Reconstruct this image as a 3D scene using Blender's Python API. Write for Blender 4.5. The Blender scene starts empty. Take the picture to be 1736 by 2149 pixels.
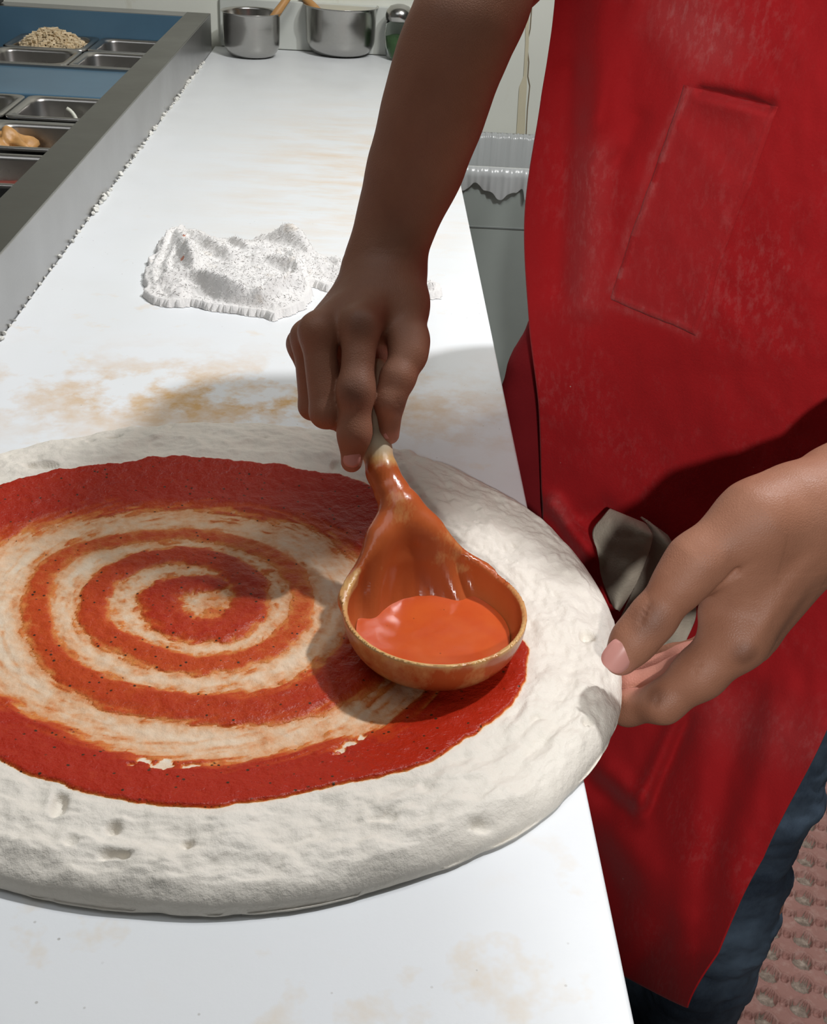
import bpy, bmesh, math, random
import numpy as np
from mathutils import Vector, Matrix
random.seed(7)
rng = np.random.default_rng(7)
D = bpy.data
SC = bpy.context.scene
COL = SC.collection

# ------------------------------------------------------------------ camera
FPX, CX, CY = 2400.0, 868.0, 1074.5
CAM = np.array([0.0, 0.0, 1.392])
def rayc(px, py): return np.array([(px-CX)/FPX, -(py-CY)/FPX, -1.0])
def _basis():
    Y = rayc(807, -387); Y /= np.linalg.norm(Y)
    n = np.cross(rayc(0, 70), rayc(300, 87)); X = np.cross(n, Y); X /= np.linalg.norm(X)
    if X[0] < 0: X = -X
    return np.stack([X, Y, np.cross(X, Y)])
ROT = _basis()
def PD(px, py, d): return CAM + ROT @ (rayc(px, py)*d)                 # point at a given depth
def PZ(px, py, z): r = ROT @ rayc(px, py); return CAM + r*((z-CAM[2])/r[2])   # point on a level plane
def PY(px, py, y): r = ROT @ rayc(px, py); return CAM + r*(y/r[1])     # point on a vertical plane
cd = D.cameras.new('camera'); cam = D.objects.new('camera', cd); COL.objects.link(cam)
M = Matrix([list(ROT[i]) + [CAM[i]] for i in range(3)] + [[0, 0, 0, 1]])
cam.matrix_world = M
cd.sensor_fit = 'VERTICAL'; cd.sensor_height = 36.0; cd.lens = 36.0*FPX/2149.0
cd.clip_start = 0.02
SC.camera = cam

# ------------------------------------------------------------------ world, lights, exposure
w = D.worlds.new('world'); SC.world = w; w.use_nodes = True
w.node_tree.nodes['Background'].inputs[0].default_value = (0.9, 0.95, 1.0, 1)
w.node_tree.nodes['Background'].inputs[1].default_value = 0.05
def area(name, loc, target, sx, sy, power, col=(1, 1, 1), shape='RECTANGLE'):
    l = D.lights.new(name, 'AREA'); l.shape = shape; l.size = sx; l.size_y = sy; l.energy = power; l.color = col
    o = D.objects.new(name, l); COL.objects.link(o); o.location = loc
    o.rotation_euler = (Vector(target)-Vector(loc)).to_track_quat('-Z', 'Y').to_euler()
    return o
def spot(name, loc, target, power, half_deg, blend, rad, col):
    l = D.lights.new(name, 'SPOT'); l.energy = power; l.color = col; l.spot_size = math.radians(2*half_deg); l.spot_blend = blend; l.shadow_soft_size = rad
    o = D.objects.new(name, l); COL.objects.link(o); o.location = loc; o.rotation_euler = (Vector(target)-Vector(loc)).to_track_quat('-Z', 'Y').to_euler()
spot('added_spot_front', (-0.10, -1.20, 2.00), (0.79, 0.80, 0.98), 108.0, 19.0, 0.35, 0.03, (1.0, 0.985, 0.97))  # added spot, cone shaped to light the apron side and miss the ladle hand
area('ceiling_lamp_right', (0.86, 1.22, 2.60), (0.05, 0.80, 0.9), 0.09, 0.09, 28.0, (0.97, 0.98, 1.0), 'DISK')
area('ceiling_lamp_far', (0.45, 1.50, 2.60), (0.25, 2.93, 0.8), 0.25, 0.6, 20.0, (1.0, 0.985, 0.94))
area('ceiling_lamp_wide', (-0.6, 0.75, 2.60), (-0.4, 0.8, 0.0), 1.0, 1.4, 6.0, (0.93, 0.97, 1.0))
SC.view_settings.view_transform = 'Standard'
SC.view_settings.look = 'None'
SC.view_settings.gamma = 1.0
SC.view_settings.use_curve_mapping = False
SC.view_settings.exposure = 0.0

# ------------------------------------------------------------------ materials
class NT:
    def __init__(s, name):
        s.m = D.materials.new(name); s.m.use_nodes = True; s.t = s.m.node_tree
        s.b = s.t.nodes['Principled BSDF']
    def n(s, typ, **kw):
        x = s.t.nodes.new(typ)
        for k, v in kw.items(): setattr(x, k, v)
        return x
    def put(s, sock, v):
        if hasattr(v, 'node'): s.t.links.new(v, sock)
        elif v is not None: sock.default_value = v
    def math(s, op, a, b=None, c=None, clamp=False):
        x = s.n('ShaderNodeMath', operation=op, use_clamp=clamp)
        for i, v in enumerate((a, b, c)):
            if v is not None: s.put(x.inputs[i], v)
        return x.outputs[0]
    def coord(s, scale=(1, 1, 1), rot=(0, 0, 0), loc=(0, 0, 0)):
        tc = s.n('ShaderNodeTexCoord'); mp = s.n('ShaderNodeMapping')
        mp.inputs['Scale'].default_value = scale; mp.inputs['Rotation'].default_value = rot; mp.inputs['Location'].default_value = loc
        s.t.links.new(tc.outputs['Object'], mp.inputs[0]); return mp.outputs[0]
    def noise(s, sc, detail=4, rough=0.55, co=None, dist=0.0):
        x = s.n('ShaderNodeTexNoise'); x.inputs['Scale'].default_value = sc; x.inputs['Detail'].default_value = detail
        x.inputs['Roughness'].default_value = rough; x.inputs['Distortion'].default_value = dist
        s.t.links.new(co if co is not None else s.coord(), x.inputs['Vector']); return x.outputs['Fac']
    def voro(s, sc, co=None, feature='F1'):
        x = s.n('ShaderNodeTexVoronoi', feature=feature); x.inputs['Scale'].default_value = sc
        s.t.links.new(co if co is not None else s.coord(), x.inputs['Vector']); return x.outputs['Distance']
    def ramp(s, fac, stops, interp='LINEAR'):
        x = s.n('ShaderNodeValToRGB'); x.color_ramp.interpolation = interp; e = x.color_ramp.elements
        while len(e) < len(stops): e.new(0.5)
        for i, (p, c) in enumerate(stops):
            e[i].position = p; e[i].color = (c, c, c, 1) if not hasattr(c, '__len__') else (*c, 1)
        s.put(x.inputs[0], fac); return x.outputs[0]
    def sep(s, co):
        x = s.n('ShaderNodeSeparateXYZ'); s.t.links.new(co, x.inputs[0]); return x.outputs
    def mix(s, fac, a, b, mode='MIX'):
        x = s.n('ShaderNodeMix', data_type='RGBA', blend_type=mode)
        s.put(x.inputs[0], fac)
        for i, v in ((6, a), (7, b)):
            if hasattr(v, 'node'): s.t.links.new(v, x.inputs[i])
            else: x.inputs[i].default_value = (*v, 1)
        return x.outputs[2]
    def attr(s, name):
        x = s.n('ShaderNodeAttribute', attribute_name=name); return x.outputs['Fac']
    def gauss(s, v, c, wd):          # soft band exp(-((v-c)/w)^2)
        d = s.math('DIVIDE', s.math('SUBTRACT', v, c), wd)
        return s.math('EXPONENT', s.math('MULTIPLY', s.math('MULTIPLY', d, d), -1.0))
    def bump(s, h, strength=0.3, dist=0.001):
        x = s.n('ShaderNodeBump'); x.inputs['Strength'].default_value = strength; x.inputs['Distance'].default_value = dist
        s.put(x.inputs['Height'], h); s.t.links.new(x.outputs[0], s.b.inputs['Normal'])
    def out(s, col=None, rough=0.5, metal=0.0, spec=None, sheen=None, trans=None, ior=None, alpha=None):
        if col is not None:
            if hasattr(col, 'node'): s.t.links.new(col, s.b.inputs['Base Color'])
            else: s.b.inputs['Base Color'].default_value = (*col, 1)
        s.put(s.b.inputs['Roughness'], rough); s.put(s.b.inputs['Metallic'], metal)
        if spec is not None: s.b.inputs['Specular IOR Level'].default_value = spec
        if sheen is not None: s.b.inputs['Sheen Weight'].default_value = sheen; s.b.inputs['Sheen Roughness'].default_value = 0.4
        if trans is not None: s.b.inputs['Transmission Weight'].default_value = trans
        if ior is not None: s.b.inputs['IOR'].default_value = ior
        if alpha is not None: s.put(s.b.inputs['Alpha'], alpha)
        return s.m

def mat_board():
    k = NT('white_polyethylene'); co = k.coord(); x, y, z = k.sep(co)
    n1 = k.noise(16, 6, 0.62); n2 = k.noise(60, 4, 0.6); n3 = k.noise(7, 3)
    n4 = k.noise(14, 6, 0.65, co=k.coord((0.55, 1.6, 1), (0, 0, 0.25)))
    # orange-yellow sauce stains just beyond the dough, pale tan wear behind the towel
    b1 = k.math('MULTIPLY', k.gauss(y, 1.005, 0.085), 1.0)
    b1 = k.math('MULTIPLY', b1, k.gauss(x, -0.12, 0.24))
    m1 = k.math('MULTIPLY', k.ramp(n1, [(0.46, 0.0), (0.57, 1.0)]), b1, clamp=True)
    m1 = k.math('MULTIPLY', m1, k.ramp(n2, [(0.3, 0.35), (0.65, 1.0)]))
    b2 = k.math('MULTIPLY', k.gauss(y, 1.85, 0.42), k.gauss(x, -0.03, 0.17))
    m2 = k.math('MULTIPLY', k.ramp(n4, [(0.40, 0.0), (0.66, 1.0)]), b2, clamp=True)
    b3 = k.ramp(k.noise(22, 5, 0.6, co=k.coord((1, 1, 1), (0, 0, 0), (3, 1, 0))), [(0.62, 0.0), (0.74, 0.5)])
    col = k.mix(k.ramp(n3, [(0.35, 0.0), (0.7, 0.5)]), (0.765, 0.785, 0.805), (0.735, 0.75, 0.75))
    col = k.mix(k.math('MULTIPLY', m2, 0.75), col, (0.72, 0.56, 0.40))
    col = k.mix(k.math('MULTIPLY', b3, k.gauss(y, 1.1, 0.5)), col, (0.74, 0.60, 0.44))
    col = k.mix(k.math('MULTIPLY', m1, 0.95), col, (0.60, 0.33, 0.075))
    b4 = k.math('MULTIPLY', k.ramp(k.noise(13, 5, 0.62, co=k.coord((1, 1, 1), (0, 0, 0), (5, 2, 0))), [(0.56, 0.0), (0.68, 0.6)]), k.gauss(y, 0.38, 0.09))
    col = k.mix(b4, col, (0.70, 0.55, 0.36))
    sp = k.math('MULTIPLY', k.ramp(k.voro(75), [(0.045, 1.0), (0.07, 0.0)]), k.ramp(k.noise(5, 2), [(0.52, 0.0), (0.6, 1.0)]))
    col = k.mix(k.math('MULTIPLY', sp, 0.55), col, (0.25, 0.22, 0.18))
    k.bump(k.noise(240, 3), 0.12, 0.0006)
    return k.out(col, k.ramp(n1, [(0.3, 0.34), (0.7, 0.5)]), spec=0.4)

def mat_steel(name, base=(0.55, 0.545, 0.53), rough=0.32, brush=(2, 180, 180), smudge=0.12):
    k = NT(name); n = k.noise(3.0, 4, 0.6, co=k.coord(brush)); g = k.noise(9, 4)
    k.bump(n, 0.06, 0.0005)
    r = k.math('ADD', k.math('MULTIPLY', g, smudge*2), rough-smudge)
    return k.out(k.mix(n, tuple(c*0.86 for c in base), base), r, 1.0)

def mat_simple(name, col, rough=0.5, var=0.12, sc=12, bump=0.0, bsc=200, **kw):
    k = NT(name); n = k.noise(sc, 5)
    c = k.mix(n, tuple(a*(1-var) for a in col), tuple(min(1, a*(1+var)) for a in col))
    if bump: k.bump(k.noise(bsc, 3), bump, 0.001)
    return k.out(c, rough, **kw)

def mat_wall():
    k = NT('cream_painted_wall'); co = k.coord(); x, y, z = k.sep(co)
    n = k.noise(3, 5); n2 = k.noise(9, 6, 0.65, co=k.coord((1, 1, 0.35)))
    col = k.mix(n, (0.76, 0.77, 0.68), (0.82, 0.83, 0.77))
    st = k.math('MULTIPLY', k.ramp(n2, [(0.56, 0.0), (0.72, 1.0)]), k.ramp(z, [(0.9, 0.25), (1.0, 1.0)]))
    col = k.mix(k.math('MULTIPLY', st, 0.7), col, (0.42, 0.33, 0.13))
    k.bump(k.noise(50, 3), 0.1, 0.002)
    return k.out(col, 0.5, spec=0.3)

def mat_apron():
    k = NT('red_cotton_apron'); co = k.coord()
    big = k.noise(5, 5, 0.6); fine = k.noise(420, 3, 0.7)
    col = k.mix(big, (0.36, 0.0095, 0.013), (0.46, 0.014, 0.018))
    col = k.mix(k.math('MULTIPLY', fine, 0.35), col, (0.50, 0.03, 0.031))
    # flour dusting: cloudy patches made of tiny flecks
    patch = k.ramp(k.noise(7.5, 5, 0.6, co=k.coord((1, 1, 1), (0, 0, 0), (1.2, 0.4, 2.1))), [(0.50, 0.0), (0.70, 1.0)])
    fl = k.ramp(k.noise(160, 4, 0.7, co=k.coord((1, 1, 0.5))), [(0.48, 0.0), (0.72, 1.0)])
    col = k.mix(k.math('MULTIPLY', k.math('MULTIPLY', patch, fl), 0.12), col, (0.62, 0.42, 0.40))
    du = k.math('MULTIPLY', k.attr('dust'), k.ramp(fl, [(0.0, 0.35), (1.0, 1.0)]))
    col = k.mix(k.math('MULTIPLY', du, 0.42), col, (0.68, 0.40, 0.38))
    sp = k.ramp(k.voro(48), [(0.03, 1.0), (0.05, 0.0)]); gate = k.ramp(k.noise(6, 2), [(0.55, 0.0), (0.6, 1.0)])
    col = k.mix(k.math('MULTIPLY', k.math('MULTIPLY', sp, gate), 0.7), col, (0.7, 0.5, 0.45))
    k.bump(k.math('ADD', fine, k.math('MULTIPLY', big, 1.5)), 0.35, 0.0012)
    return k.out(col, 0.9, spec=0.12, sheen=0.06)

def mat_skin():
    k = NT('brown_skin'); n = k.noise(35, 5, 0.6); v = k.voro(560, None, 'DISTANCE_TO_EDGE'); v2 = k.noise(420, 3, 0.7)
    col = k.mix(n, (0.27, 0.114, 0.066), (0.385, 0.177, 0.108))
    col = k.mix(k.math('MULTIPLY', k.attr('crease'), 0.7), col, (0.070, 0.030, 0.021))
    col = k.mix(k.math('MULTIPLY', k.attr('palm'), 0.9), col, (0.56, 0.24, 0.18))
    k.bump(k.math('ADD', k.math('MINIMUM', v, 0.25), k.math('MULTIPLY', v2, 0.5)), 0.42, 0.0008)
    return k.out(col, k.ramp(n, [(0.3, 0.46), (0.7, 0.60)]), spec=0.36)

def mat_dough():
    k = NT('raw_pizza_dough'); n = k.noise(22, 6, 0.6); f = k.noise(130, 5, 0.65); s = k.attr('sauce')
    sn = k.noise(150, 4, 0.7)
    col = k.mix(n, (0.715, 0.66, 0.575), (0.795, 0.75, 0.675))
    sv = k.math('ADD', s, k.math('MULTIPLY', k.math('SUBTRACT', sn, 0.5), k.math('MULTIPLY', s, 1.1)))
    col = k.mix(k.ramp(sv, [(0.0, 0.0), (0.16, 0.5), (0.45, 1.0)]), col, k.ramp(sv, [(0.05, (0.76, 0.55, 0.30)), (0.3, (0.70, 0.32, 0.10)), (0.55, (0.55, 0.12, 0.025)), (0.85, (0.36, 0.035, 0.012))]))
    k.bump(k.math('ADD', k.math('MULTIPLY', n, 1.6), f), 0.45, 0.0030)
    return k.out(col, k.ramp(sv, [(0.1, 0.62), (0.5, 0.35)]), spec=0.35)

def mat_sauce():
    k = NT('tomato_sauce'); s = k.attr('sauce'); n = k.noise(120, 5, 0.65); big = k.noise(30, 4)
    sv = k.math('ADD', s, k.math('MULTIPLY', k.math('SUBTRACT', n, 0.5), 0.45))
    col = k.ramp(sv, [(0.15, (0.72, 0.45, 0.20)), (0.38, (0.66, 0.24, 0.06)), (0.6, (0.50, 0.066, 0.012)), (0.95, (0.37, 0.019, 0.006))])
    sp = k.math('MULTIPLY', k.ramp(k.voro(170), [(0.13, 1.0), (0.20, 0.0)]), k.ramp(k.noise(90, 2), [(0.48, 0.0), (0.53, 1.0)]))
    col = k.mix(sp, col, (0.05, 0.02, 0.008))
    k.bump(k.math('ADD', n, k.noise(420, 3)), 0.5, 0.0016)
    return k.out(col, k.ramp(s, [(0.25, 0.55), (0.6, 0.32)]), spec=0.2)

def mat_pool():
    k = NT('tomato_sauce_pool'); n = k.noise(40, 5, 0.6); sp = k.math('MULTIPLY', k.ramp(k.voro(150), [(0.07, 1.0), (0.13, 0.0)]), k.ramp(k.noise(70, 2), [(0.55, 0.0), (0.6, 1.0)]))
    col = k.mix(n, (0.50, 0.050, 0.012), (0.64, 0.125, 0.024)); col = k.mix(k.math('MULTIPLY', sp, 0.8), col, (0.10, 0.03, 0.01))
    k.bump(k.noise(60, 3), 0.2, 0.001)
    return k.out(col, 0.22, spec=0.5)

def mat_ladle():
    k = NT('sauce_stained_wood'); n = k.noise(26, 5, 0.65, co=k.coord((1.6, 0.5, 1))); g = k.noise(18, 4, 0.5, co=k.coord((9, 1, 3)))
    st = k.attr('stain'); base = k.mix(g, (0.58, 0.31, 0.105), (0.70, 0.43, 0.17))
    light = k.mix(g, (0.72, 0.62, 0.42), (0.80, 0.71, 0.52))
    col = k.mix(k.ramp(st, [(0.02, 0.0), (0.25, 1.0)]), light, base)
    so = k.math('ADD', k.math('MULTIPLY', st, 0.8), k.math('SUBTRACT', n, 0.62), clamp=True)
    col = k.mix(k.ramp(so, [(0.10, 0.0), (0.32, 0.9)]), col, (0.42, 0.068, 0.014))
    k.bump(g, 0.1, 0.0006)
    return k.out(col, k.ramp(st, [(0.1, 0.55), (0.5, 0.22)]), spec=0.5)

def mat_towel():
    k = NT('white_terry_cloth'); n = k.noise(10, 4); f = k.noise(420, 3, 0.7)
    col = k.mix(n, (0.74, 0.71, 0.68), (0.82, 0.81, 0.80))
    so = k.ramp(k.noise(24, 4, 0.6), [(0.60, 0.0), (0.72, 1.0)])
    col = k.mix(k.math('MULTIPLY', so, 0.35), col, (0.62, 0.48, 0.32))
    rd = k.math('MULTIPLY', k.ramp(k.voro(17), [(0.055, 1.0), (0.075, 0.0)]), k.ramp(k.noise(7, 2), [(0.50, 0.0), (0.54, 1.0)]))
    col = k.mix(k.math('MULTIPLY', rd, 0.8), col, (0.65, 0.16, 0.05))
    k.bump(f, 0.5, 0.0015)
    return k.out(col, 0.95, spec=0.1, sheen=0.3)

def mat_denim():
    k = NT('dark_blue_denim'); wv = k.noise(500, 2, 0.7, co=k.coord((1, 1, 0.35), (0.6, 0.3, 0))); n = k.noise(9, 5, 0.62)
    col = k.mix(k.ramp(n, [(0.35, 0.0), (0.75, 1.0)]), (0.020, 0.030, 0.048), (0.11, 0.16, 0.22)); col = k.mix(k.math('MULTIPLY', wv, 0.3), col, (0.10, 0.13, 0.17))
    k.bump(wv, 0.4, 0.0008); return k.out(col, 0.9, spec=0.1)

def mat_mat():
    k = NT('brown_rubber_mat'); n = k.noise(60, 5, 0.65); b = k.noise(6, 3)
    col = k.mix(b, (0.24, 0.115, 0.095), (0.33, 0.175, 0.148)); col = k.mix(k.ramp(n, [(0.5, 0.0), (0.75, 0.55)]), col, (0.42, 0.29, 0.25))
    k.bump(k.noise(300, 4, 0.7), 0.5, 0.0012); return k.out(col, 0.7, spec=0.3)

def mat_grit():
    k = NT('gritty_floor_dirt'); n = k.noise(120, 5, 0.7)
    col = k.ramp(n, [(0.3, (0.12, 0.09, 0.07)), (0.55, (0.25, 0.20, 0.16)), (0.78, (0.42, 0.36, 0.30))]); k.bump(n, 0.7, 0.003); return k.out(col, 0.85)

BOARD = mat_board(); STEEL = mat_steel('brushed_stainless', (0.43, 0.425, 0.42)); POTSTEEL = mat_steel('satin_pot_steel', (0.47, 0.46, 0.44), 0.22, (60, 60, 60), 0.06)
PANSTEEL = mat_steel('pan_steel', (0.50, 0.48, 0.46), 0.30, (20, 20, 20), 0.1); RAILTOP = mat_steel('dark_reflection_stainless', (0.20, 0.195, 0.175), 0.36, (2, 160, 160), 0.1)  # RAILTOP: reflection of dark surroundings put into the base colour
WALL = mat_wall(); APRON = mat_apron(); SKIN = mat_skin(); DOUGH = mat_dough(); SAUCE = mat_sauce(); POOL = mat_pool(); LADLE = mat_ladle()
TOWEL = mat_towel(); DENIM = mat_denim(); MAT = mat_mat(); GRIT = mat_grit()
BLUE = mat_simple('blue_film', (0.085, 0.17, 0.25), 0.35, 0.2, 6, spec=0.4)
NAIL = mat_simple('fingernail', (0.62, 0.29, 0.25), 0.32, 0.08, 60, spec=0.5)
SHIRTM = mat_simple('dark_red_shirt', (0.17, 0.009, 0.012), 0.9, 0.2, 14, 0.3, 300, spec=0.1)
CLOTHM = mat_simple('beige_cloth', (0.50, 0.44, 0.35), 0.95, 0.12, 30, 0.6, 380, spec=0.1)
CANM = mat_simple('grey_plastic', (0.34, 0.38, 0.355), 0.5, 0.1, 9, 0.1, 120)
WHITE = mat_simple('white_plastic', (0.70, 0.72, 0.70), 0.5, 0.06, 8)
FLOORM = mat_simple('brown_quarry_floor', (0.12, 0.085, 0.065), 0.7, 0.25, 10)
CEILM = mat_simple('grey_ceiling', (0.42, 0.42, 0.40), 0.9, 0.03)
SIDEWALL = mat_simple('grey_side_wall', (0.22, 0.22, 0.20), 0.8, 0.1)
BLACK = mat_simple('dark_recess', (0.03, 0.03, 0.03), 0.5, 0.2)
CHEESE = mat_simple('shredded_cheese', (0.72, 0.58, 0.38), 0.6, 0.22, 60)
CHICK = mat_simple('browned_chicken', (0.52, 0.27, 0.09), 0.45, 0.4, 60, 0.4, 90)
REDS = mat_simple('red_food', (0.20, 0.035, 0.02), 0.4, 0.35, 40, 0.4, 100)
ONION = mat_simple('onion', (0.72, 0.72, 0.62), 0.35, 0.08, 40)
HERB = mat_simple('dried_green_herb', (0.045, 0.115, 0.03), 0.8, 0.6, 260, 0.8, 260)
YELLOW = mat_simple('yellow_grease', (0.55, 0.38, 0.06), 0.4, 0.4, 40, 0.5, 60)
SPOONW = mat_simple('wooden_spoon', (0.50, 0.26, 0.09), 0.5, 0.2, 25)
CRUMB = mat_simple('white_crumb', (0.78, 0.77, 0.72), 0.8, 0.1)
GREENF = mat_simple('green_peppers', (0.10, 0.17, 0.05), 0.4, 0.4, 50)
HAIRM = mat_simple('black_hair', (0.010, 0.008, 0.007), 0.7, 0.3, 200, 0.8, 300)
SHOEM = mat_simple('black_shoe', (0.02, 0.02, 0.022), 0.5, 0.2)
EYEM = mat_simple('eye_white', (0.6, 0.58, 0.55), 0.2, 0.05)
GLASS = NT('clear_glass').out((0.93, 0.97, 0.94), 0.03, trans=1.0, ior=1.2)
LINER = NT('translucent_liner'); LINER = LINER.out((0.62, 0.64, 0.64), 0.25, spec=0.5, trans=0.25)
PINKEDGE = mat_simple('board_edge', (0.62, 0.56, 0.60), 0.5, 0.05)

# ------------------------------------------------------------------ object helpers
def tag(o, label=None, cat=None, group=None, kind=None):
    for k_, v in (('label', label), ('category', cat), ('group', group), ('kind', kind)):
        if v: o[k_] = v
    return o
def link(name, me, mat=None, parent=None):
    o = D.objects.new(name, me); COL.objects.link(o)
    for m in (mat if isinstance(mat, (list, tuple)) else [mat]):
        if m: me.materials.append(m)
    if parent: o.parent = parent; o.matrix_parent_inverse = parent.matrix_basis.inverted()
    return o
def empty(name, loc):
    o = D.objects.new(name, None); COL.objects.link(o); o.location = loc; o.empty_display_size = 0.02; return o
def mesh_np(name, V, F, smooth=True):
    me = D.meshes.new(name); V = np.asarray(V, np.float32); F = np.asarray(F, np.int32)
    k = F.shape[1]
    me.vertices.add(len(V)); me.vertices.foreach_set('co', V.ravel())
    me.loops.add(F.size); me.loops.foreach_set('vertex_index', F.ravel())
    me.polygons.add(len(F)); me.polygons.foreach_set('loop_start', np.arange(0, F.size, k, dtype=np.int32))
    me.polygons.foreach_set('loop_total', np.full(len(F), k, np.int32))
    me.polygons.foreach_set('use_smooth', np.full(len(F), smooth))
    me.update(calc_edges=True); me.validate(); return me
def attr(me, name, vals):
    a = me.attributes.new(name, 'FLOAT', 'POINT'); a.data.foreach_set('value', np.asarray(vals, np.float32).ravel())
def gridfaces(n, m, wrap=False):
    i = np.arange(n-1)[:, None]; j = np.arange(m if wrap else m-1)[None, :]; j2 = (j+1) % m
    return np.stack([i*m+j, i*m+j2, (i+1)*m+j2, (i+1)*m+j], -1).reshape(-1, 4)
def box(bm, lo, hi, bev=0.0):
    r = bmesh.ops.create_cube(bm, size=1.0)
    c = [(a+b)/2 for a, b in zip(lo, hi)]; s = [b-a for a, b in zip(lo, hi)]
    for v in r['verts']: v.co = Vector((c[0]+v.co.x*s[0], c[1]+v.co.y*s[1], c[2]+v.co.z*s[2]))
    if bev:
        ed = list({e for v in r['verts'] for e in v.link_edges})
        bmesh.ops.bevel(bm, geom=ed, offset=bev, segments=3, affect='EDGES', profile=0.5)
def bmobj(name, fn, mat, parent=None, smooth=False):
    bm = bmesh.new(); fn(bm); me = D.meshes.new(name); bm.normal_update(); bm.to_mesh(me); bm.free()
    if smooth: me.polygons.foreach_set('use_smooth', [True]*len(me.polygons))
    return link(name, me, mat, parent)
def boxobj(name, lo, hi, mat, parent=None, bev=0.0): return bmobj(name, lambda b: box(b, lo, hi, bev), mat, parent)
def lathe(name, prof, mat, parent=None, n=64, at=(0, 0, 0)):
    P = np.array(prof); a = np.linspace(0, 2*np.pi, n, endpoint=False)
    V = np.stack([P[:, 0:1]*np.cos(a)+at[0], P[:, 0:1]*np.sin(a)+at[1], np.repeat(P[:, 1:2], n, 1)+at[2]], -1).reshape(-1, 3)
    return link(name, mesh_np(name, V, gridfaces(len(P), n, True)), mat, parent)
def tube_np(path, rad, n=12, flat=1.0):
    P = np.array(path, float); rad = np.broadcast_to(np.asarray(rad, float), (len(P),))
    T = np.gradient(P, axis=0); T /= np.linalg.norm(T, axis=1)[:, None]
    up = np.array([0, 0, 1.0]) if abs(T[:, 2]).mean() < 0.8 else np.array([0, 1.0, 0])
    A = np.cross(T, up); A /= np.linalg.norm(A, axis=1)[:, None]; B = np.cross(A, T)
    t = np.linspace(0, 2*np.pi, n, endpoint=False)
    V = P[:, None]+rad[:, None, None]*(A[:, None]*np.cos(t)[None, :, None]+flat*B[:, None]*np.sin(t)[None, :, None])
    V = np.concatenate([V.reshape(-1, 3), P[:1], P[-1:]]); F = [tuple(f) for f in gridfaces(len(P), n, True)]
    L = len(P)*n
    return V, F, [(L, (j+1) % n, j) for j in range(n)]+[(L+1, L-n+j, L-n+(j+1) % n) for j in range(n)]
def tube(name, path, rad, mat, parent=None, n=12, flat=1.0):
    V, F, T = tube_np(path, rad, n, flat); me = D.meshes.new(name); me.from_pydata([tuple(v) for v in V], [], F+T)
    me.polygons.foreach_set('use_smooth', [True]*len(me.polygons)); return link(name, me, mat, parent)
def spline(P, n):
    P = np.array(P, float); m = len(P); t = np.linspace(0, m-1, n); i = np.clip(t.astype(int), 0, m-2); u = (t-i)[:, None]
    g = lambda k: P[np.clip(k, 0, m-1)]
    p0, p1, p2, p3 = g(i-1), g(i), g(i+1), g(i+2)
    return 0.5*(2*p1+(p2-p0)*u+(2*p0-5*p1+4*p2-p3)*u*u+(3*p1-p0-3*p2+p3)*u**3)
def vnoise(x, y, seed=0):
    xi = np.floor(x).astype(np.int64); yi = np.floor(y).astype(np.int64); fx = x-xi; fy = y-yi
    fx = fx*fx*(3-2*fx); fy = fy*fy*(3-2*fy)
    def h(a, b):
        q = (a*374761393+b*668265263+seed*1442695041) & 0xffffffff; q = ((q ^ (q >> 13))*1274126177) & 0xffffffff
        return ((q ^ (q >> 16)) & 0xffff)/65535.0
    return (h(xi, yi)*(1-fx)+h(xi+1, yi)*fx)*(1-fy)+(h(xi, yi+1)*(1-fx)+h(xi+1, yi+1)*fx)*fy
def fbm(x, y, o=4, seed=0):
    s = 0; a = 0.5
    for i in range(o): s = s+a*(vnoise(x*2**i, y*2**i, seed+i)-0.5); a *= 0.5
    return s*2
def sstep(a, b, x): t = np.clip((x-a)/(b-a), 0, 1); return t*t*(3-2*t)

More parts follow.
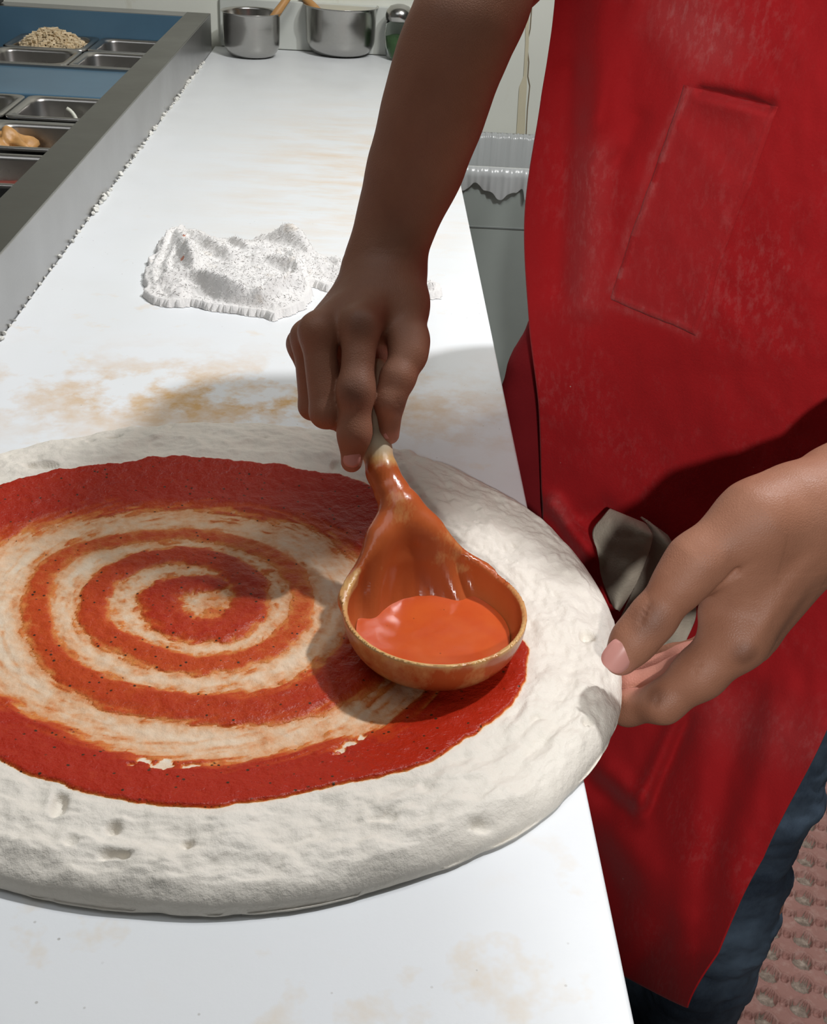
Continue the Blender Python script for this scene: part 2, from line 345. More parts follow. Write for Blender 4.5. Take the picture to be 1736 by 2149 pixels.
# ------------------------------------------------------------------ signed-distance sculpting
class Field:
    def __init__(s, lo, hi, vox):
        s.lo = np.array(lo, float); s.v = vox; s.n = np.ceil((np.array(hi)-s.lo)/vox).astype(int)+1
        s.D = np.full(s.n, 0.05, np.float32)
    def region(s, pts, r):
        P = np.array(pts); a = np.clip(np.floor((P.min(0)-r-s.lo)/s.v).astype(int), 0, s.n); b = np.clip(np.ceil((P.max(0)+r-s.lo)/s.v).astype(int)+1, 0, s.n)
        sl = tuple(slice(i, j) for i, j in zip(a, b))
        ax = [s.lo[i]+s.v*np.arange(a[i], b[i], dtype=np.float32) for i in range(3)]
        return sl, np.meshgrid(*ax, indexing='ij', sparse=True)
    @staticmethod
    def smin(a, b, k):
        h = np.maximum(k-np.abs(a-b), 0)/k; return np.minimum(a, b)-h*h*k*0.25
    @staticmethod
    def cap(G, a, b, ra, rb):
        a = np.array(a); b = np.array(b); d = b-a; L = d@d+1e-12
        t = np.clip(((G[0]-a[0])*d[0]+(G[1]-a[1])*d[1]+(G[2]-a[2])*d[2])/L, 0, 1).astype(np.float32)
        q = np.sqrt((G[0]-a[0]-t*d[0])**2+(G[1]-a[1]-t*d[1])**2+(G[2]-a[2]-t*d[2])**2)
        return q-(ra+(rb-ra)*t)
    @staticmethod
    def ell(G, c, r, R=None):
        x, y, z = G[0]-c[0], G[1]-c[1], G[2]-c[2]
        if R is not None: x, y, z = (R[i, 0]*x+R[i, 1]*y+R[i, 2]*z for i in range(3))
        q = np.sqrt((x/r[0])**2+(y/r[1])**2+(z/r[2])**2); return (q-1)*min(r)
    def add(s, d, sl, k): s.D[sl] = s.smin(s.D[sl], d, k)
    def capsule(s, a, b, ra, rb, k=0.012):
        sl, G = s.region([a, b], max(ra, rb)+0.03+k); s.add(s.cap(G, a, b, ra, rb), sl, k)
    def ellipsoid(s, c, r, k=0.02, R=None):
        sl, G = s.region([c], max(r)+0.03+k); s.add(s.ell(G, c, r, R), sl, k)
    def chain(s, P, rr, k=0.004, kb=0.010, base=None):     # a finger: its own segments blend, then blend with the palm only
        sl, G = s.region(P, max(rr)+0.03); f = None
        for i in range(len(P)-1):
            d = s.cap(G, P[i], P[i+1], rr[i], rr[i+1]); f = d if f is None else s.smin(f, d, k)
        b = base[sl] if base is not None else s.D[sl]
        s.D[sl] = s.smin(s.D[sl], s.smin(b, f, kb), 0.0012)
    def groove(s, a, b, w, amp):
        sl, G = s.region([a, b], w*3.2); d = s.cap(G, a, b, 0, 0); s.D[sl] += (amp*np.exp(-(d/w)**2)).astype(np.float32)
    def mesh(s):
        Dm = s.D; S = Dm < 0; n = np.array(S.shape)
        cnt = np.zeros(n-1, np.int8)
        for dx in (0, 1):
            for dy in (0, 1):
                for dz in (0, 1): cnt += S[dx:n[0]-1+dx, dy:n[1]-1+dy, dz:n[2]-1+dz]
        act = (cnt > 0) & (cnt < 8); I = np.argwhere(act); idx = np.full(n-1, -1, np.int32); idx[act] = np.arange(len(I))
        acc = np.zeros((len(I), 3)); c = np.zeros(len(I))
        for ax in range(3):
            o = [a for a in range(3) if a != ax]
            for u in (0, 1):
                for v in (0, 1):
                    p = I.copy(); p[:, o[0]] += u; p[:, o[1]] += v; q = p.copy(); q[:, ax] += 1
                    d0 = Dm[p[:, 0], p[:, 1], p[:, 2]]; d1 = Dm[q[:, 0], q[:, 1], q[:, 2]]; m = (d0 < 0) != (d1 < 0)
                    t = np.where(m, d0/np.where(m, d0-d1, 1), 0); pos = p.astype(float); pos[:, ax] += t
                    acc[m] += pos[m]; c[m] += 1
        V = s.lo+s.v*acc/c[:, None]; F = []
        for ax in range(3):
            o = [(ax+1) % 3, (ax+2) % 3]; p = [slice(1, -1)]*3; p[ax] = slice(0, -1); q = list(p); q[ax] = slice(1, None)
            A = S[tuple(p)]; B = S[tuple(q)]; E = np.argwhere(A != B); sgn = A[A != B]
            off = np.ones(3, int); off[ax] = 0; E = E+off; f = []
            for (u, v) in ((-1, -1), (0, -1), (0, 0), (-1, 0)):
                g = E.copy(); g[:, o[0]] += u; g[:, o[1]] += v; f.append(idx[g[:, 0], g[:, 1], g[:, 2]])
            f = np.stack(f, 1); f[~sgn] = f[~sgn][:, ::-1]; F.append(f)
        F = np.concatenate(F); F = F[(F >= 0).all(1)]
        return V, F
    def grad(s, V):
        q = np.clip((V-s.lo)/s.v, 1, s.n-2.001); i = np.rint(q).astype(int); g = []
        for ax in range(3):
            a = i.copy(); a[:, ax] += 1; b = i.copy(); b[:, ax] -= 1
            g.append(s.D[a[:, 0], a[:, 1], a[:, 2]]-s.D[b[:, 0], b[:, 1], b[:, 2]])
        g = np.stack(g, 1); return g/(np.linalg.norm(g, axis=1)[:, None]+1e-9)
def relax(V, F, it=2, f=0.5):
    for _ in range(it):
        acc = np.zeros_like(V); c = np.zeros(len(V))
        for a, b in ((0, 1), (1, 2), (2, 3), (3, 0)):
            np.add.at(acc, F[:, a], V[F[:, b]]); np.add.at(c, F[:, a], 1); np.add.at(acc, F[:, b], V[F[:, a]]); np.add.at(c, F[:, b], 1)
        V = V+f*(acc/np.maximum(c, 1)[:, None]-V)
    return V

# ================================================================== THE SETTING
ZT = 0.90                 # top of the cutting board
WALLY = 2.93
def struct(o): o['kind'] = 'structure'; return o
struct(boxobj('floor', (-1.8, -1.6, -0.05), (2.4, WALLY+0.1, 0.0), FLOORM))
struct(boxobj('wall_back', (-1.8, WALLY, 0.0), (2.4, WALLY+0.1, 2.7), WALL))
struct(boxobj('wall_left', (-1.9, -1.6, 0.0), (-1.8, WALLY+0.1, 2.7), SIDEWALL))
struct(boxobj('wall_right', (2.4, -1.6, 0.0), (2.5, WALLY+0.1, 2.7), SIDEWALL))
struct(boxobj('wall_front', (-1.9, -1.7, 0.0), (2.5, -1.6, 2.7), SIDEWALL))
struct(boxobj('ceiling', (-1.9, -1.7, 2.7), (2.5, WALLY+0.1, 2.8), CEILM))
# pale backsplash strip above the table and the cracked seam with a paint drip on the back wall
struct(boxobj('trim_1', (-0.37, WALLY-0.012, 0.90), (0.20, WALLY, 1.008), mat_simple('backsplash', (0.60, 0.62, 0.58), 0.4, 0.06), None, 0.003))
def crack(bm):
    pts = [PY(1117, 0, WALLY), PY(1113, 60, WALLY), PY(1106, 92, WALLY), PY(1110, 130, WALLY), PY(1108, 160, WALLY), PY(1112, 180, WALLY), PY(1107, 230, WALLY), PY(1104, 290, WALLY)]
    for a, b in zip(pts[:-1], pts[1:]):
        d = Vector(b-a).normalized(); s = d.cross(Vector((0, 1, 0)))*0.0012
        vs = [bm.verts.new(Vector(p)+q+Vector((0, -0.0015, 0))) for p, q in ((a, s), (a, -s), (b, -s), (b, s))]; bm.faces.new(vs)
struct(bmobj('trim_2', crack, mat_simple('wall_crack', (0.20, 0.15, 0.09), 0.8, 0.3, 60)))
def drip(bm):
    L = [(1104, 0), (1103, 90), (1099, 160), (1090, 182), (1087, 230), (1084, 282)]; Rr = [(1111, 0), (1110, 90), (1106, 160), (1106, 182), (1103, 230), (1102, 282)]
    a = [bm.verts.new(PY(*p, WALLY-0.003)) for p in L]; b = [bm.verts.new(PY(*p, WALLY-0.003)) for p in Rr]
    for i in range(len(L)-1): bm.faces.new((a[i], a[i+1], b[i+1], b[i]))
struct(bmobj('trim_3', drip, mat_simple('cream_paint_drip', (0.66, 0.60, 0.44), 0.5, 0.08, 20)))

# ---- prep table
XR, XL = 0.143, -0.383
tbl = empty('prep_table', (-0.4, 1.4, 0)); tag(tbl, 'long stainless pizza prep table with a raised topping rail', 'prep table')
def body(bm):
    box(bm, (-1.15, 0.05, 0.10), (0.09, 2.90, 0.70), 0.006)
    box(bm, (-0.44, 0.05, 0.70), (0.12, 2.90, 0.878), 0.004)
bmobj('cabinet_body', body, STEEL, tbl)
for lx in (-1.08, 0.03):
    for ly in (0.15, 2.8): lathe('leg', [(0.0, 0.0), (0.03, 0.0), (0.022, 0.03), (0.022, 0.115), (0.0, 0.115)], STEEL, tbl, 20, (lx, ly, 0))
ZR = 0.980
def rail(bm): box(bm, (-0.437, 0.05, 0.878), (XL, 2.86, ZR-0.0012), 0.0015)
bmobj('rail_side', rail, STEEL, tbl)
boxobj('rail_top', (-0.437, 0.05, ZR-0.0012), (XL-0.0005, 2.86, ZR), RAILTOP, tbl)
boxobj('rail_back', (-1.15, 2.80, 0.878), (-0.4365, 2.86, ZR), STEEL, tbl, 0.0015)
boxobj('rail_left', (-1.20, 0.05, 0.70), (-1.14, 2.86, ZR), STEEL, tbl, 0.0015)
def lining(bm):
    box(bm, (-1.14, 2.795, 0.72), (-0.437, 2.80, 0.979)); box(bm, (-0.439, 0.05, 0.72), (-0.437, 2.80, 0.975)); box(bm, (-1.14, 0.05, 0.72), (-1.136, 2.80, 0.975))
bmobj('well_lining', lining, BLUE, tbl)
boxobj('well_floor', (-1.14, 0.05, 0.71), (-0.437, 2.80, 0.725), BLACK, tbl)
ZP = 0.925                # rim level of the food pans
boxobj('adapter_panel', (-1.13, 2.185, ZP-0.02), (-0.44, 2.43, ZP-0.001), BLUE, tbl, 0.003)
boxobj('adapter_bar', (-1.13, 2.425, ZP-0.02), (-0.44, 2.437, ZP+0.004), STEEL, tbl, 0.0015)
boxobj('adapter_bar', (-1.13, 1.967, ZP-0.02), (-0.44, 1.985, ZP-0.002), STEEL, tbl, 0.001)
def lid(bm): box(bm, (-1.16, 2.70, 0.985), (-0.80, 2.88, 1.02), 0.006)
boxobj('lid_edge', (-1.16, 2.55, 0.981), (-0.845, 2.84, 1.0), BLACK, tbl, 0.006)

# ---- cutting board
cb = boxobj('cutting_board', (XL, 0.05, 0.8785), (XR, 2.918, ZT), BOARD, None, 0.0022)
tag(cb, 'long white plastic cutting board stained orange, running under the dough', 'cutting board')

# ---- crumbs along the rail
def crumbs(bm):
    y = 1.0
    while y < 2.7:
        y += random.uniform(0.004, 0.028)
        r = random.choice((0.0015, 0.002, 0.0025, 0.003, 0.0042))
        m = Matrix.Translation((XL+random.uniform(0.0, 0.003)+r*0.4, y, ZT+r*0.75)) @ Matrix.Rotation(random.uniform(0, 3), 4, Vector((random.random(), random.random(), 1)).normalized())
        q = bmesh.ops.create_icosphere(bm, subdivisions=1, radius=r, matrix=m)
        for v in q['verts']: v.co += Vector((random.uniform(-1, 1), random.uniform(-1, 1)*1.6, random.uniform(-0.6, 0.6)))*r*0.35
cr = bmobj('cheese_crumbs', crumbs, CRUMB); tag(cr, 'ragged line of white crumbs along the foot of the steel rail', 'crumbs', kind='stuff')

# ---- food pans
def rrect(w_, l_, r, n=6):
    out = []
    for cx, cy, a0 in ((w_/2-r, l_/2-r, 0), (-w_/2+r, l_/2-r, 90), (-w_/2+r, -l_/2+r, 180), (w_/2-r, -l_/2+r, 270)):
        for i in range(n+1):
            a = math.radians(a0+90*i/n); out.append((cx+r*math.cos(a), cy+r*math.sin(a)))
    return np.array(out)
def pan_mesh(w_, l_, dep):
    R = []
    for dw, z, r in ((0.0, -0.004, 0.016), (0.0, 0.0, 0.016), (-0.004, 0.0015, 0.016), (-0.022, 0.0005, 0.026), (-0.026, -0.006, 0.026), (-0.034, -dep+0.012, 0.028), (-0.046, -dep, 0.024), (-0.10, -dep-0.0005, 0.012)):
        p = rrect(w_+dw, l_+dw, r); R.append(np.c_[p, np.full(len(p), z)])
    n = len(R[0]); V = np.concatenate(R); F = gridfaces(len(R), n, True)
    last = np.arange((len(R)-1)*n, len(R)*n); m = n//2
    F = np.concatenate([F, np.stack([last[:m-1], last[1:m], last[::-1][1:m], last[::-1][:m-1]], 1)])
    return mesh_np('food_pan', V, F)
PM = pan_mesh(0.176, 0.165, 0.10)
PM.materials.append(PANSTEEL)
def pan(cx, cy, label):
    o = D.objects.new('food_pan', PM); COL.objects.link(o); o.location = (cx, cy, ZP)
    return tag(o, label, 'food pan', 'steel food pans in the topping well')
C1, C2 = -0.532, -0.712
pan(C2, 2.708, 'steel food pan heaped with pale shredded cheese')
pan(C1, 2.708, 'empty steel food pan in the far back corner of the topping well')
pan(C2, 2.535, 'steel food pan with reddish bottom in front of the shredded cheese')
pan(C1, 2.535, 'empty steel food pan just behind the blue panel beside the rail')
pan(C1, 2.082, 'steel food pan holding one curved onion slice')
pan(C2, 2.082, 'steel food pan holding green toppings')
pan(C1, 1.880, 'steel food pan with a chunk of browned chicken')
pan(C2, 1.880, 'steel food pan at the left frame edge beside the chicken pan')
pan(C1, 1.680, 'steel food pan with dark red sauce at the bottom')
pan(C2, 1.680, 'steel food pan at the left frame edge beside the red sauce pan')
def shreds(cx, cy, z0, wx, wy, hz, n, seed, s=1.0):
    def f(bm):
        rr = random.Random(seed)
        for _ in range(n):
            x, y = rr.uniform(-1, 1), rr.uniform(-1, 1)
            if x*x+y*y > 1.05: continue
            z = z0+hz*(1-0.8*(x*x+y*y))*rr.uniform(0.55, 1.0); L = rr.uniform(0.006, 0.014)*s; r = rr.uniform(0.0014, 0.0026)*s
            q = bmesh.ops.create_cube(bm, size=1.0, matrix=Matrix.Translation((cx+x*wx, cy+y*wy, z)) @ Matrix.Rotation(rr.uniform(0, 3.1), 4, 'Z') @ Matrix.Rotation(rr.uniform(-0.6, 0.6), 4, 'X') @ Matrix.Diagonal((L, 2*r, 2*r, 1)))
    return f
ch = bmobj('shredded_cheese', shreds(C2, 2.715, ZP-0.012, 0.068, 0.060, 0.040, 900, 3), CHEESE); tag(ch, 'mound of pale shredded cheese heaped above its steel pan', 'cheese', kind='stuff')
def heap(name, cx, cy, z, rx, ry, h, mat, label, cat):
    u = np.linspace(0, 1, 16)[:, None]; a = np.linspace(0, 2*np.pi, 32, endpoint=False)[None]
    x = cx+rx*u*np.cos(a); y = cy+ry*u*np.sin(a); z_ = z+h*(1-u**2)+0.004*fbm(x*120, y*120, 3, 5)
    o = link(name, mesh_np(name, np.stack([x, y, z_], -1).reshape(-1, 3), gridfaces(16, 32, True)), mat); return tag(o, label, cat, kind='stuff')
heap('shredded_cheese', C2, 2.715, ZP-0.08, 0.064, 0.058, 0.075, CHEESE, 'pale cheese packed under the shreds in the heaped pan', 'cheese')
heap('red_sauce', C1, 1.690, ZP-0.036, 0.066, 0.060, 0.006, REDS, 'dark red sauce lying in the bottom of the nearest food pan', 'sauce')
heap('red_toppings', C2, 2.535, ZP-0.075, 0.062, 0.056, 0.015, REDS, 'reddish toppings in the pan in front of the cheese', 'toppings')
heap('green_toppings', C2, 2.082, ZP-0.06, 0.062, 0.056, 0.02, GREENF, 'dark green toppings in the pan left of the onion slice', 'toppings')
on = tube('onion_slice', [(C1-0.02+0.028*math.cos(a), 2.105+0.02*math.sin(a)*0.4, ZP-0.035+0.03*math.sin(a)) for a in np.linspace(-1.5, 1.2, 14)], 0.0035, ONION, None, 8); tag(on, 'curved white onion slice leaning in its steel pan', 'onion slice')
def chunk(bm):
    q = bmesh.ops.create_icosphere(bm, subdivisions=4, radius=1.0)
    for v in q['verts']:
        p = v.co.copy(); s = 1+0.35*math.sin(5*p.x+2*p.z)*math.cos(4*p.y)+0.15*math.sin(11*p.z+7*p.x)
        v.co = Vector((p.x*0.034*s, p.y*0.030*s, p.z*0.030*s))+Vector((C1-0.048, 1.905, ZP-0.030))
ck = bmobj('chicken_piece', chunk, CHICK, None, True); tag(ck, 'golden browned chunk of chicken in a steel pan at the left edge', 'chicken')
sc_ = bmobj('meat_scrap', lambda b: box(b, (C1-0.045, 1.815, ZP-0.06), (C1-0.022, 1.822, ZP-0.052), 0.002), mat_simple('pink_meat', (0.55, 0.28, 0.22), 0.5)); sc_['kind'] = 'thing'; tag(sc_, 'tiny pink scrap of meat low in the chicken pan', 'meat scrap')

# ---- pots, spoons, shaker on the far end of the board
def pot(px, py, R, H, label):
    c = PZ(px, py, ZT); c[1] += R*0.80
    e = empty('saucepot', (c[0], c[1], ZT)); tag(e, label, 'pot', 'steel pots at the far end of the board')
    pr = [(0.0, 0.001), (R*0.55, 0.0)]+[(R*0.55+R*0.42*math.sin(t), H*0.34*(1-math.cos(t))) for t in np.linspace(0.15, math.pi/2, 9)]
    pr += [(R*0.985, H*0.7), (R*0.985, H*0.95), (R*1.0, H*0.985), (R*1.045, H*0.992), (R*1.055, H), (R*1.04, H*1.004), (R*0.985, H*0.99), (R*0.965, H*0.95), (R*0.96, H*0.4), (R*0.7, H*0.08), (0, H*0.05)]
    lathe('pot_body', pr, POTSTEEL, e, 80, c*np.array([1, 1, 0])+np.array([0, 0, ZT]))
    return c
c1 = pot(524, 126, 0.066, 0.096, 'smaller stainless pot at the far end, nearest the steel rail')
c2 = pot(712, 124, 0.084, 0.108, 'larger stainless pot between the small pot and the herb shaker')
heap('yellow_grease', c2[0], c2[1], ZT+0.084, 0.078, 0.078, 0.010, YELLOW, 'yellow seasoning crusted inside the larger pot', 'seasoning')
heap('brown_sauce', c1[0], c1[1], ZT+0.066, 0.062, 0.062, 0.004, REDS, 'brown sauce inside the smaller pot', 'sauce')
def spoon(a, b, label):
    a, b = np.array(a), np.array(b); P = [a+(b-a)*t for t in np.linspace(0, 1, 9)]
    o = tube('wooden_spoon', P, [0.009, 0.0095, 0.0095, 0.0085, 0.008, 0.008, 0.008, 0.008, 0.008], SPOONW, None, 12)
    tag(o, label, 'wooden spoon', 'wooden spoons in the pots')
spoon(c1+np.array([0.040, -0.02, 0.072]), PY(640, -55, c1[1]+0.03), 'wooden spoon handle leaning out of the smaller pot')
spoon(c2+np.array([-0.045, -0.015, 0.086]), PY(600, -45, c2[1]+0.05), 'wooden spoon handle leaning out of the larger pot')
s0 = PZ(835, 114, ZT); s0 = s0*np.array([2.875/s0[1], 0, 0])+np.array([0, 2.875, ZT])
sh = empty('herb_shaker', (s0[0], s0[1], ZT)); tag(sh, 'small glass shaker of green herbs with a steel cap', 'shaker')
at = (s0[0], s0[1], ZT)
lathe('glass_jar', [(0, 0.0), (0.022, 0.0), (0.027, 0.004), (0.031, 0.03), (0.034, 0.055), (0.031, 0.078), (0.027, 0.09), (0.024, 0.09), (0.029, 0.076), (0.0315, 0.055), (0.0285, 0.03), (0.024, 0.006), (0, 0.004)], GLASS, sh, 40, at)
lathe('herbs', [(0, 0.005), (0.023, 0.006), (0.0275, 0.03), (0.030, 0.05), (0.018, 0.054), (0, 0.056)], HERB, sh, 32, at)
lathe('cap', [(0.030, 0.086), (0.0325, 0.087), (0.033, 0.098), (0.030, 0.108), (0.022, 0.117), (0.010, 0.121), (0, 0.122)], POTSTEEL, sh, 40, at)

# ---- trash can
tc = empty('trash_can', (0.41, 2.71, 0)); tag(tc, 'grey plastic trash can with a clear liner behind the cook', 'trash can')
def taper(bm, x0, x1, y0, y1, H, tp, t):
    rings = []
    for s_, z in ((tp, 0.0), (0.0, H)):
        rings.append([bm.verts.new(p) for p in ((x0+s_, y0+s_, z), (x1-s_, y0+s_, z), (x1-s_, y1-s_, z), (x0+s_, y1-s_, z))])
    for s_, z in ((t, H), (tp+t, 0.02)):
        rings.append([bm.verts.new(p) for p in ((x0+s_, y0+s_, z), (x1-s_, y0+s_, z), (x1-s_, y1-s_, z), (x0+s_, y1-s_, z))])
    for a, b in zip(rings[:-1], rings[1:]):
        for i in range(4): bm.faces.new((a[i], a[(i+1) % 4], b[(i+1) % 4], b[i]))
    bm.faces.new(rings[0][::-1]); bm.faces.new(rings[-1])
    ed = [e for e in bm.edges if abs((e.verts[0].co-e.verts[1].co).normalized().z) > 0.9]
    bmesh.ops.bevel(bm, geom=ed, offset=0.03, segments=4, affect='EDGES', profile=0.5)
bmobj('can_body', lambda b: taper(b, 0.165, 0.66, 2.555, 2.885, 0.735, 0.045, 0.006), CANM, tc)
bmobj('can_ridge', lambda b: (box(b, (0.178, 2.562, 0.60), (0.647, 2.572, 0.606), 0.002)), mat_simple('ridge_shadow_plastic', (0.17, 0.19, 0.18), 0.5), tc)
def linr(front):
    def f(bm):
        n = 320; A = []
        for i, xx in enumerate(np.linspace(0.165, 0.66, n)):
            u = i*90/n; wv = 0.005*math.sin(u*0.9)+0.003*math.sin(u*2.3)
            low = 0.046+0.014*math.sin(u*0.30+1)+0.005*math.sin(u*0.9)+0.034*math.exp(-((u-33)/1.0)**2)+0.028*math.exp(-((u-37)/1.2)**2)
            if front: P = ((xx, 2.60+wv, 0.55), (xx, 2.572+wv*0.3, 0.70), (xx, 2.563, 0.741), (xx, 2.550, 0.742), (xx, 2.547+wv*0.3, 0.72), (xx, 2.549+wv*0.5, 0.735-low))
            else: P = ((xx, 2.865, 0.60), (xx, 2.873+wv*0.3, 0.728), (xx, 2.880, 0.741+0.004*math.sin(u*3.1)*math.sin(u*1.3)), (xx, 2.889, 0.741), (xx, 2.891+wv*0.2, 0.722))
            A.append([bm.verts.new(p) for p in P])
        for a, b in zip(A[:-1], A[1:]):
            for j in range(len(a)-1): bm.faces.new((a[j], b[j], b[j+1], a[j+1]))
    return f
bmobj('can_liner', linr(True), LINER, tc, True); bmobj('can_liner', linr(False), LINER, tc, True)
bmobj('rust_smear', lambda b: box(b, (0.258, 2.5638, 0.40), (0.268, 2.5660, 0.45), 0.001), mat_simple('rust_brown', (0.22, 0.11, 0.06), 0.8, 0.5, 80), tc)

# ---- perforated rubber floor mat
def zoom6(x, y): return PZ(1180+x/3.122, 1500+y/3.122, 0.012)
def floor_mat():
    v1 = np.array([0.0133, 0.0381]); v2 = np.array([0.0555, 0.0215]); o0 = np.array([0.676, 1.097])
    x0, x1, y0, y1, s = 0.36, 1.12, 0.70, 1.95, 0.0019
    X, Y = np.meshgrid(np.arange(x0, x1, s), np.arange(y0, y1, s), indexing='ij')
    Mi = np.linalg.inv(np.array([v1, v2]).T); q = np.stack([X-o0[0], Y-o0[1]], -1) @ Mi.T
    def dist(off):
        a = q-np.array(off); a = a-np.round(a); d = a @ np.array([v1, v2]); return np.sqrt(d[..., 0]**2+d[..., 1]**2)
    db = dist((0, 0)); ds = dist((0.5, 0.5)); jit = 0.0006*fbm(X*90, Y*90, 2, 3)
    z = 0.016+0.0006*fbm(X*30, Y*30, 3, 8)
    z += 0.0026*np.exp(-((db-0.0168)/0.0022)**2)+0.0018*np.exp(-((ds-0.0085)/0.002)**2)
    z -= 0.0135*sstep(0.0152, 0.0138, db+jit)+0.008*sstep(0.0068, 0.0052, ds+jit)
    V = np.stack([X, Y, z], -1).reshape(-1, 3); F = gridfaces(*X.shape); me = mesh_np('floor_mat', V, F)
    me.materials.append(MAT); me.materials.append(GRIT)
    cz = np.minimum(db, 1).reshape(-1)[F].mean(1); me.polygons.foreach_set('material_index', (cz < 0.0139).astype(np.int32))
    o = link('floor_mat', me); return tag(o, 'brown perforated rubber mat on the floor behind the apron', 'floor mat')
floor_mat()

# ================================================================== DOUGH AND SAUCE
OUT = [(-150, 1010), (0, 955), (130, 924), (300, 902), (500, 893), (640, 899), (760, 922), (880, 958), (1000, 1006), (1100, 1062), (1180, 1128), (1250, 1212), (1286, 1300), (1304, 1400), (1304, 1490), (1272, 1568), (1225, 1630), (1160, 1700), (1060, 1762), (950, 1812), (800, 1862), (700, 1888), (560, 1910), (430, 1918), (300, 1910), (150, 1893), (0, 1860), (-150, 1800)]
DC = np.array([-0.095, 0.668])
_p = np.array([PZ(a, b, ZT+0.010 if b < 1250 else ZT+0.004)[:2] for a, b in OUT])-DC
_a = np.arctan2(_p[:, 1], _p[:, 0]); _r = np.hypot(_p[:, 0], _p[:, 1])
_ha = np.linspace(2.55, 3.75, 7); _a = np.concatenate([_a, _ha]); _r = np.concatenate([_r, np.full(7, 0.283)])
_keep = ~((np.abs(((_a+2*np.pi) % (2*np.pi))-3.15) < 0.55) & (np.arange(len(_a)) < len(OUT)))
_a = (_a[_keep]+2*np.pi) % (2*np.pi); _r = _r[_keep]; _o = np.argsort(_a); _a = _a[_o]; _r = _r[_o]
_ta = np.linspace(0, 2*np.pi, 721); _tr = np.interp(_ta, np.r_[_a-2*np.pi, _a, _a+2*np.pi], np.r_[_r, _r, _r])
for _ in range(6): _tr[:-1] = (np.roll(_tr[:-1], 1)+_tr[:-1]*2+np.roll(_tr[:-1], -1))/4; _tr[-1] = _tr[0]
def dough_R(th): return np.interp((th+2*np.pi) % (2*np.pi), _ta, _tr)
def calm(x, y):
    d, _, _ = polydist(x, y, RG, RW, RI); return np.where(inside(x, y, RG), 1.0, sstep(1.4, 1.02, d))
def dough_h(x, y):
    dx, dy = x-DC[0], y-DC[1]; r = np.hypot(dx, dy); th = np.arctan2(dy, dx); e = dough_R(th)-r
    h = 0.0075+0.0105*sstep(0.125, 0.045, e)
    ed = 0.022; k = np.clip(e/ed, 0, 1); h = h*np.sqrt(np.maximum(1-(1-k)**2, 0.0))**0.9
    outer = sstep(0.125, 0.085, e)*sstep(0.0, 0.012, e)*(1-calm(x, y))
    # stretch folds follow the rim, dimples where fingers pressed
    h = h+outer*(0.0046*fbm(th*7, e*55, 4, 2)+0.0020*fbm(x*70, y*70, 4, 9)+0.0022*np.abs(fbm(th*16, e*110, 3, 14)))+0.0009*sstep(0, 0.02, e)*fbm(x*160, y*160, 3, 4)
    pits = vnoise(x*42, y*42, 21)*vnoise(x*95, y*95, 22); h = h-outer*0.0055*sstep(0.52, 0.75, pits)
    h = h-0.0035*np.exp(-((x-0.172)**2+(y-0.575)**2)/0.012**2)
    return h
SP = [(455, 1228), (410, 1225), (355, 1235), (335, 1262), (355, 1300), (410, 1322), (470, 1318), (515, 1290), (528, 1255), (515, 1215), (470, 1183), (400, 1166), (310, 1173), (245, 1200), (205, 1240), (196, 1285), (220, 1328), (280, 1360), (350, 1384), (420, 1396), (495, 1386), (570, 1357), (620, 1310), (634, 1262), (622, 1215), (585, 1174), (505, 1140), (420, 1122), (340, 1122), (245, 1133), (165, 1153), (110, 1188), (82, 1232), (75, 1275), (84, 1322), (106, 1366), (148, 1410), (200, 1442), (272, 1466), (390, 1484), (520, 1488), (630, 1466), (720, 1420), (790, 1350), (838, 1260), (835, 1170), (785, 1100)]
SW = np.interp(np.arange(len(SP)), [0, 3, 8, 12, 20, 30, 36, 40, 42, 46], [0.010, 0.016, 0.015, 0.0125, 0.012, 0.0115, 0.0135, 0.017, 0.024, 0.030])
SI = np.interp(np.arange(len(SP)), [0, 9, 14, 20, 23, 30, 36, 41, 46], [0.9, 0.85, 0.75, 0.65, 0.55, 0.58, 0.68, 0.85, 1.0])
RG = [(800, 1125), (740, 1085), (650, 1055), (540, 1036), (400, 1026), (290, 1030), (140, 1052), (10, 1090), (-100, 1150), (-190, 1250), (-200, 1370), (-120, 1470), (0, 1537), (80, 1572), (180, 1612), (300, 1643), (420, 1658), (560, 1642), (700, 1608), (840, 1574), (930, 1512), (1000, 1450), (1020, 1390)]
RW = np.interp(np.arange(len(RG)), [0, 4, 8, 12, 14, 17, 20, 22], [0.042, 0.040, 0.032, 0.026, 0.024, 0.023, 0.027, 0.03])
RI = np.interp(np.arange(len(RG)), [0, 10, 22], [1.0, 0.95, 1.0])
def plan(L): return np.array([PZ(a, b, ZT+0.009)[:2] for a, b in L])
def polydist(x, y, L, wd, it):
    L4 = spline(np.c_[plan(L), wd, it], len(L)*4); best = np.full(x.shape, 9.0); val = np.zeros(x.shape); side = np.zeros(x.shape)
    for a, b in zip(L4[:-1], L4[1:]):
        d = b[:2]-a[:2]; t = np.clip(((x-a[0])*d[0]+(y-a[1])*d[1])/(d@d+1e-12), 0, 1)
        q = np.hypot(x-a[0]-t*d[0], y-a[1]-t*d[1])/(a[2]+(b[2]-a[2])*t); m = q < best
        best[m] = q[m]; val[m] = (a[3]+(b[3]-a[3])*t)[m]
        side[m] = np.sign((x-a[0])*d[1]-(y-a[1])*d[0])[m]
    return best, val, side
def inside(x, y, L):
    P = plan(L); c = np.zeros(x.shape, bool); j = len(P)-1
    for i in range(len(P)):
        xi, yi, xj, yj = *P[i], *P[j]
        c ^= ((yi > y) != (yj > y)) & (x < (xj-xi)*(y-yi)/(yj-yi+1e-12)+xi); j = i
    return c
SC0 = np.array(plan([(400, 1260)])[0])
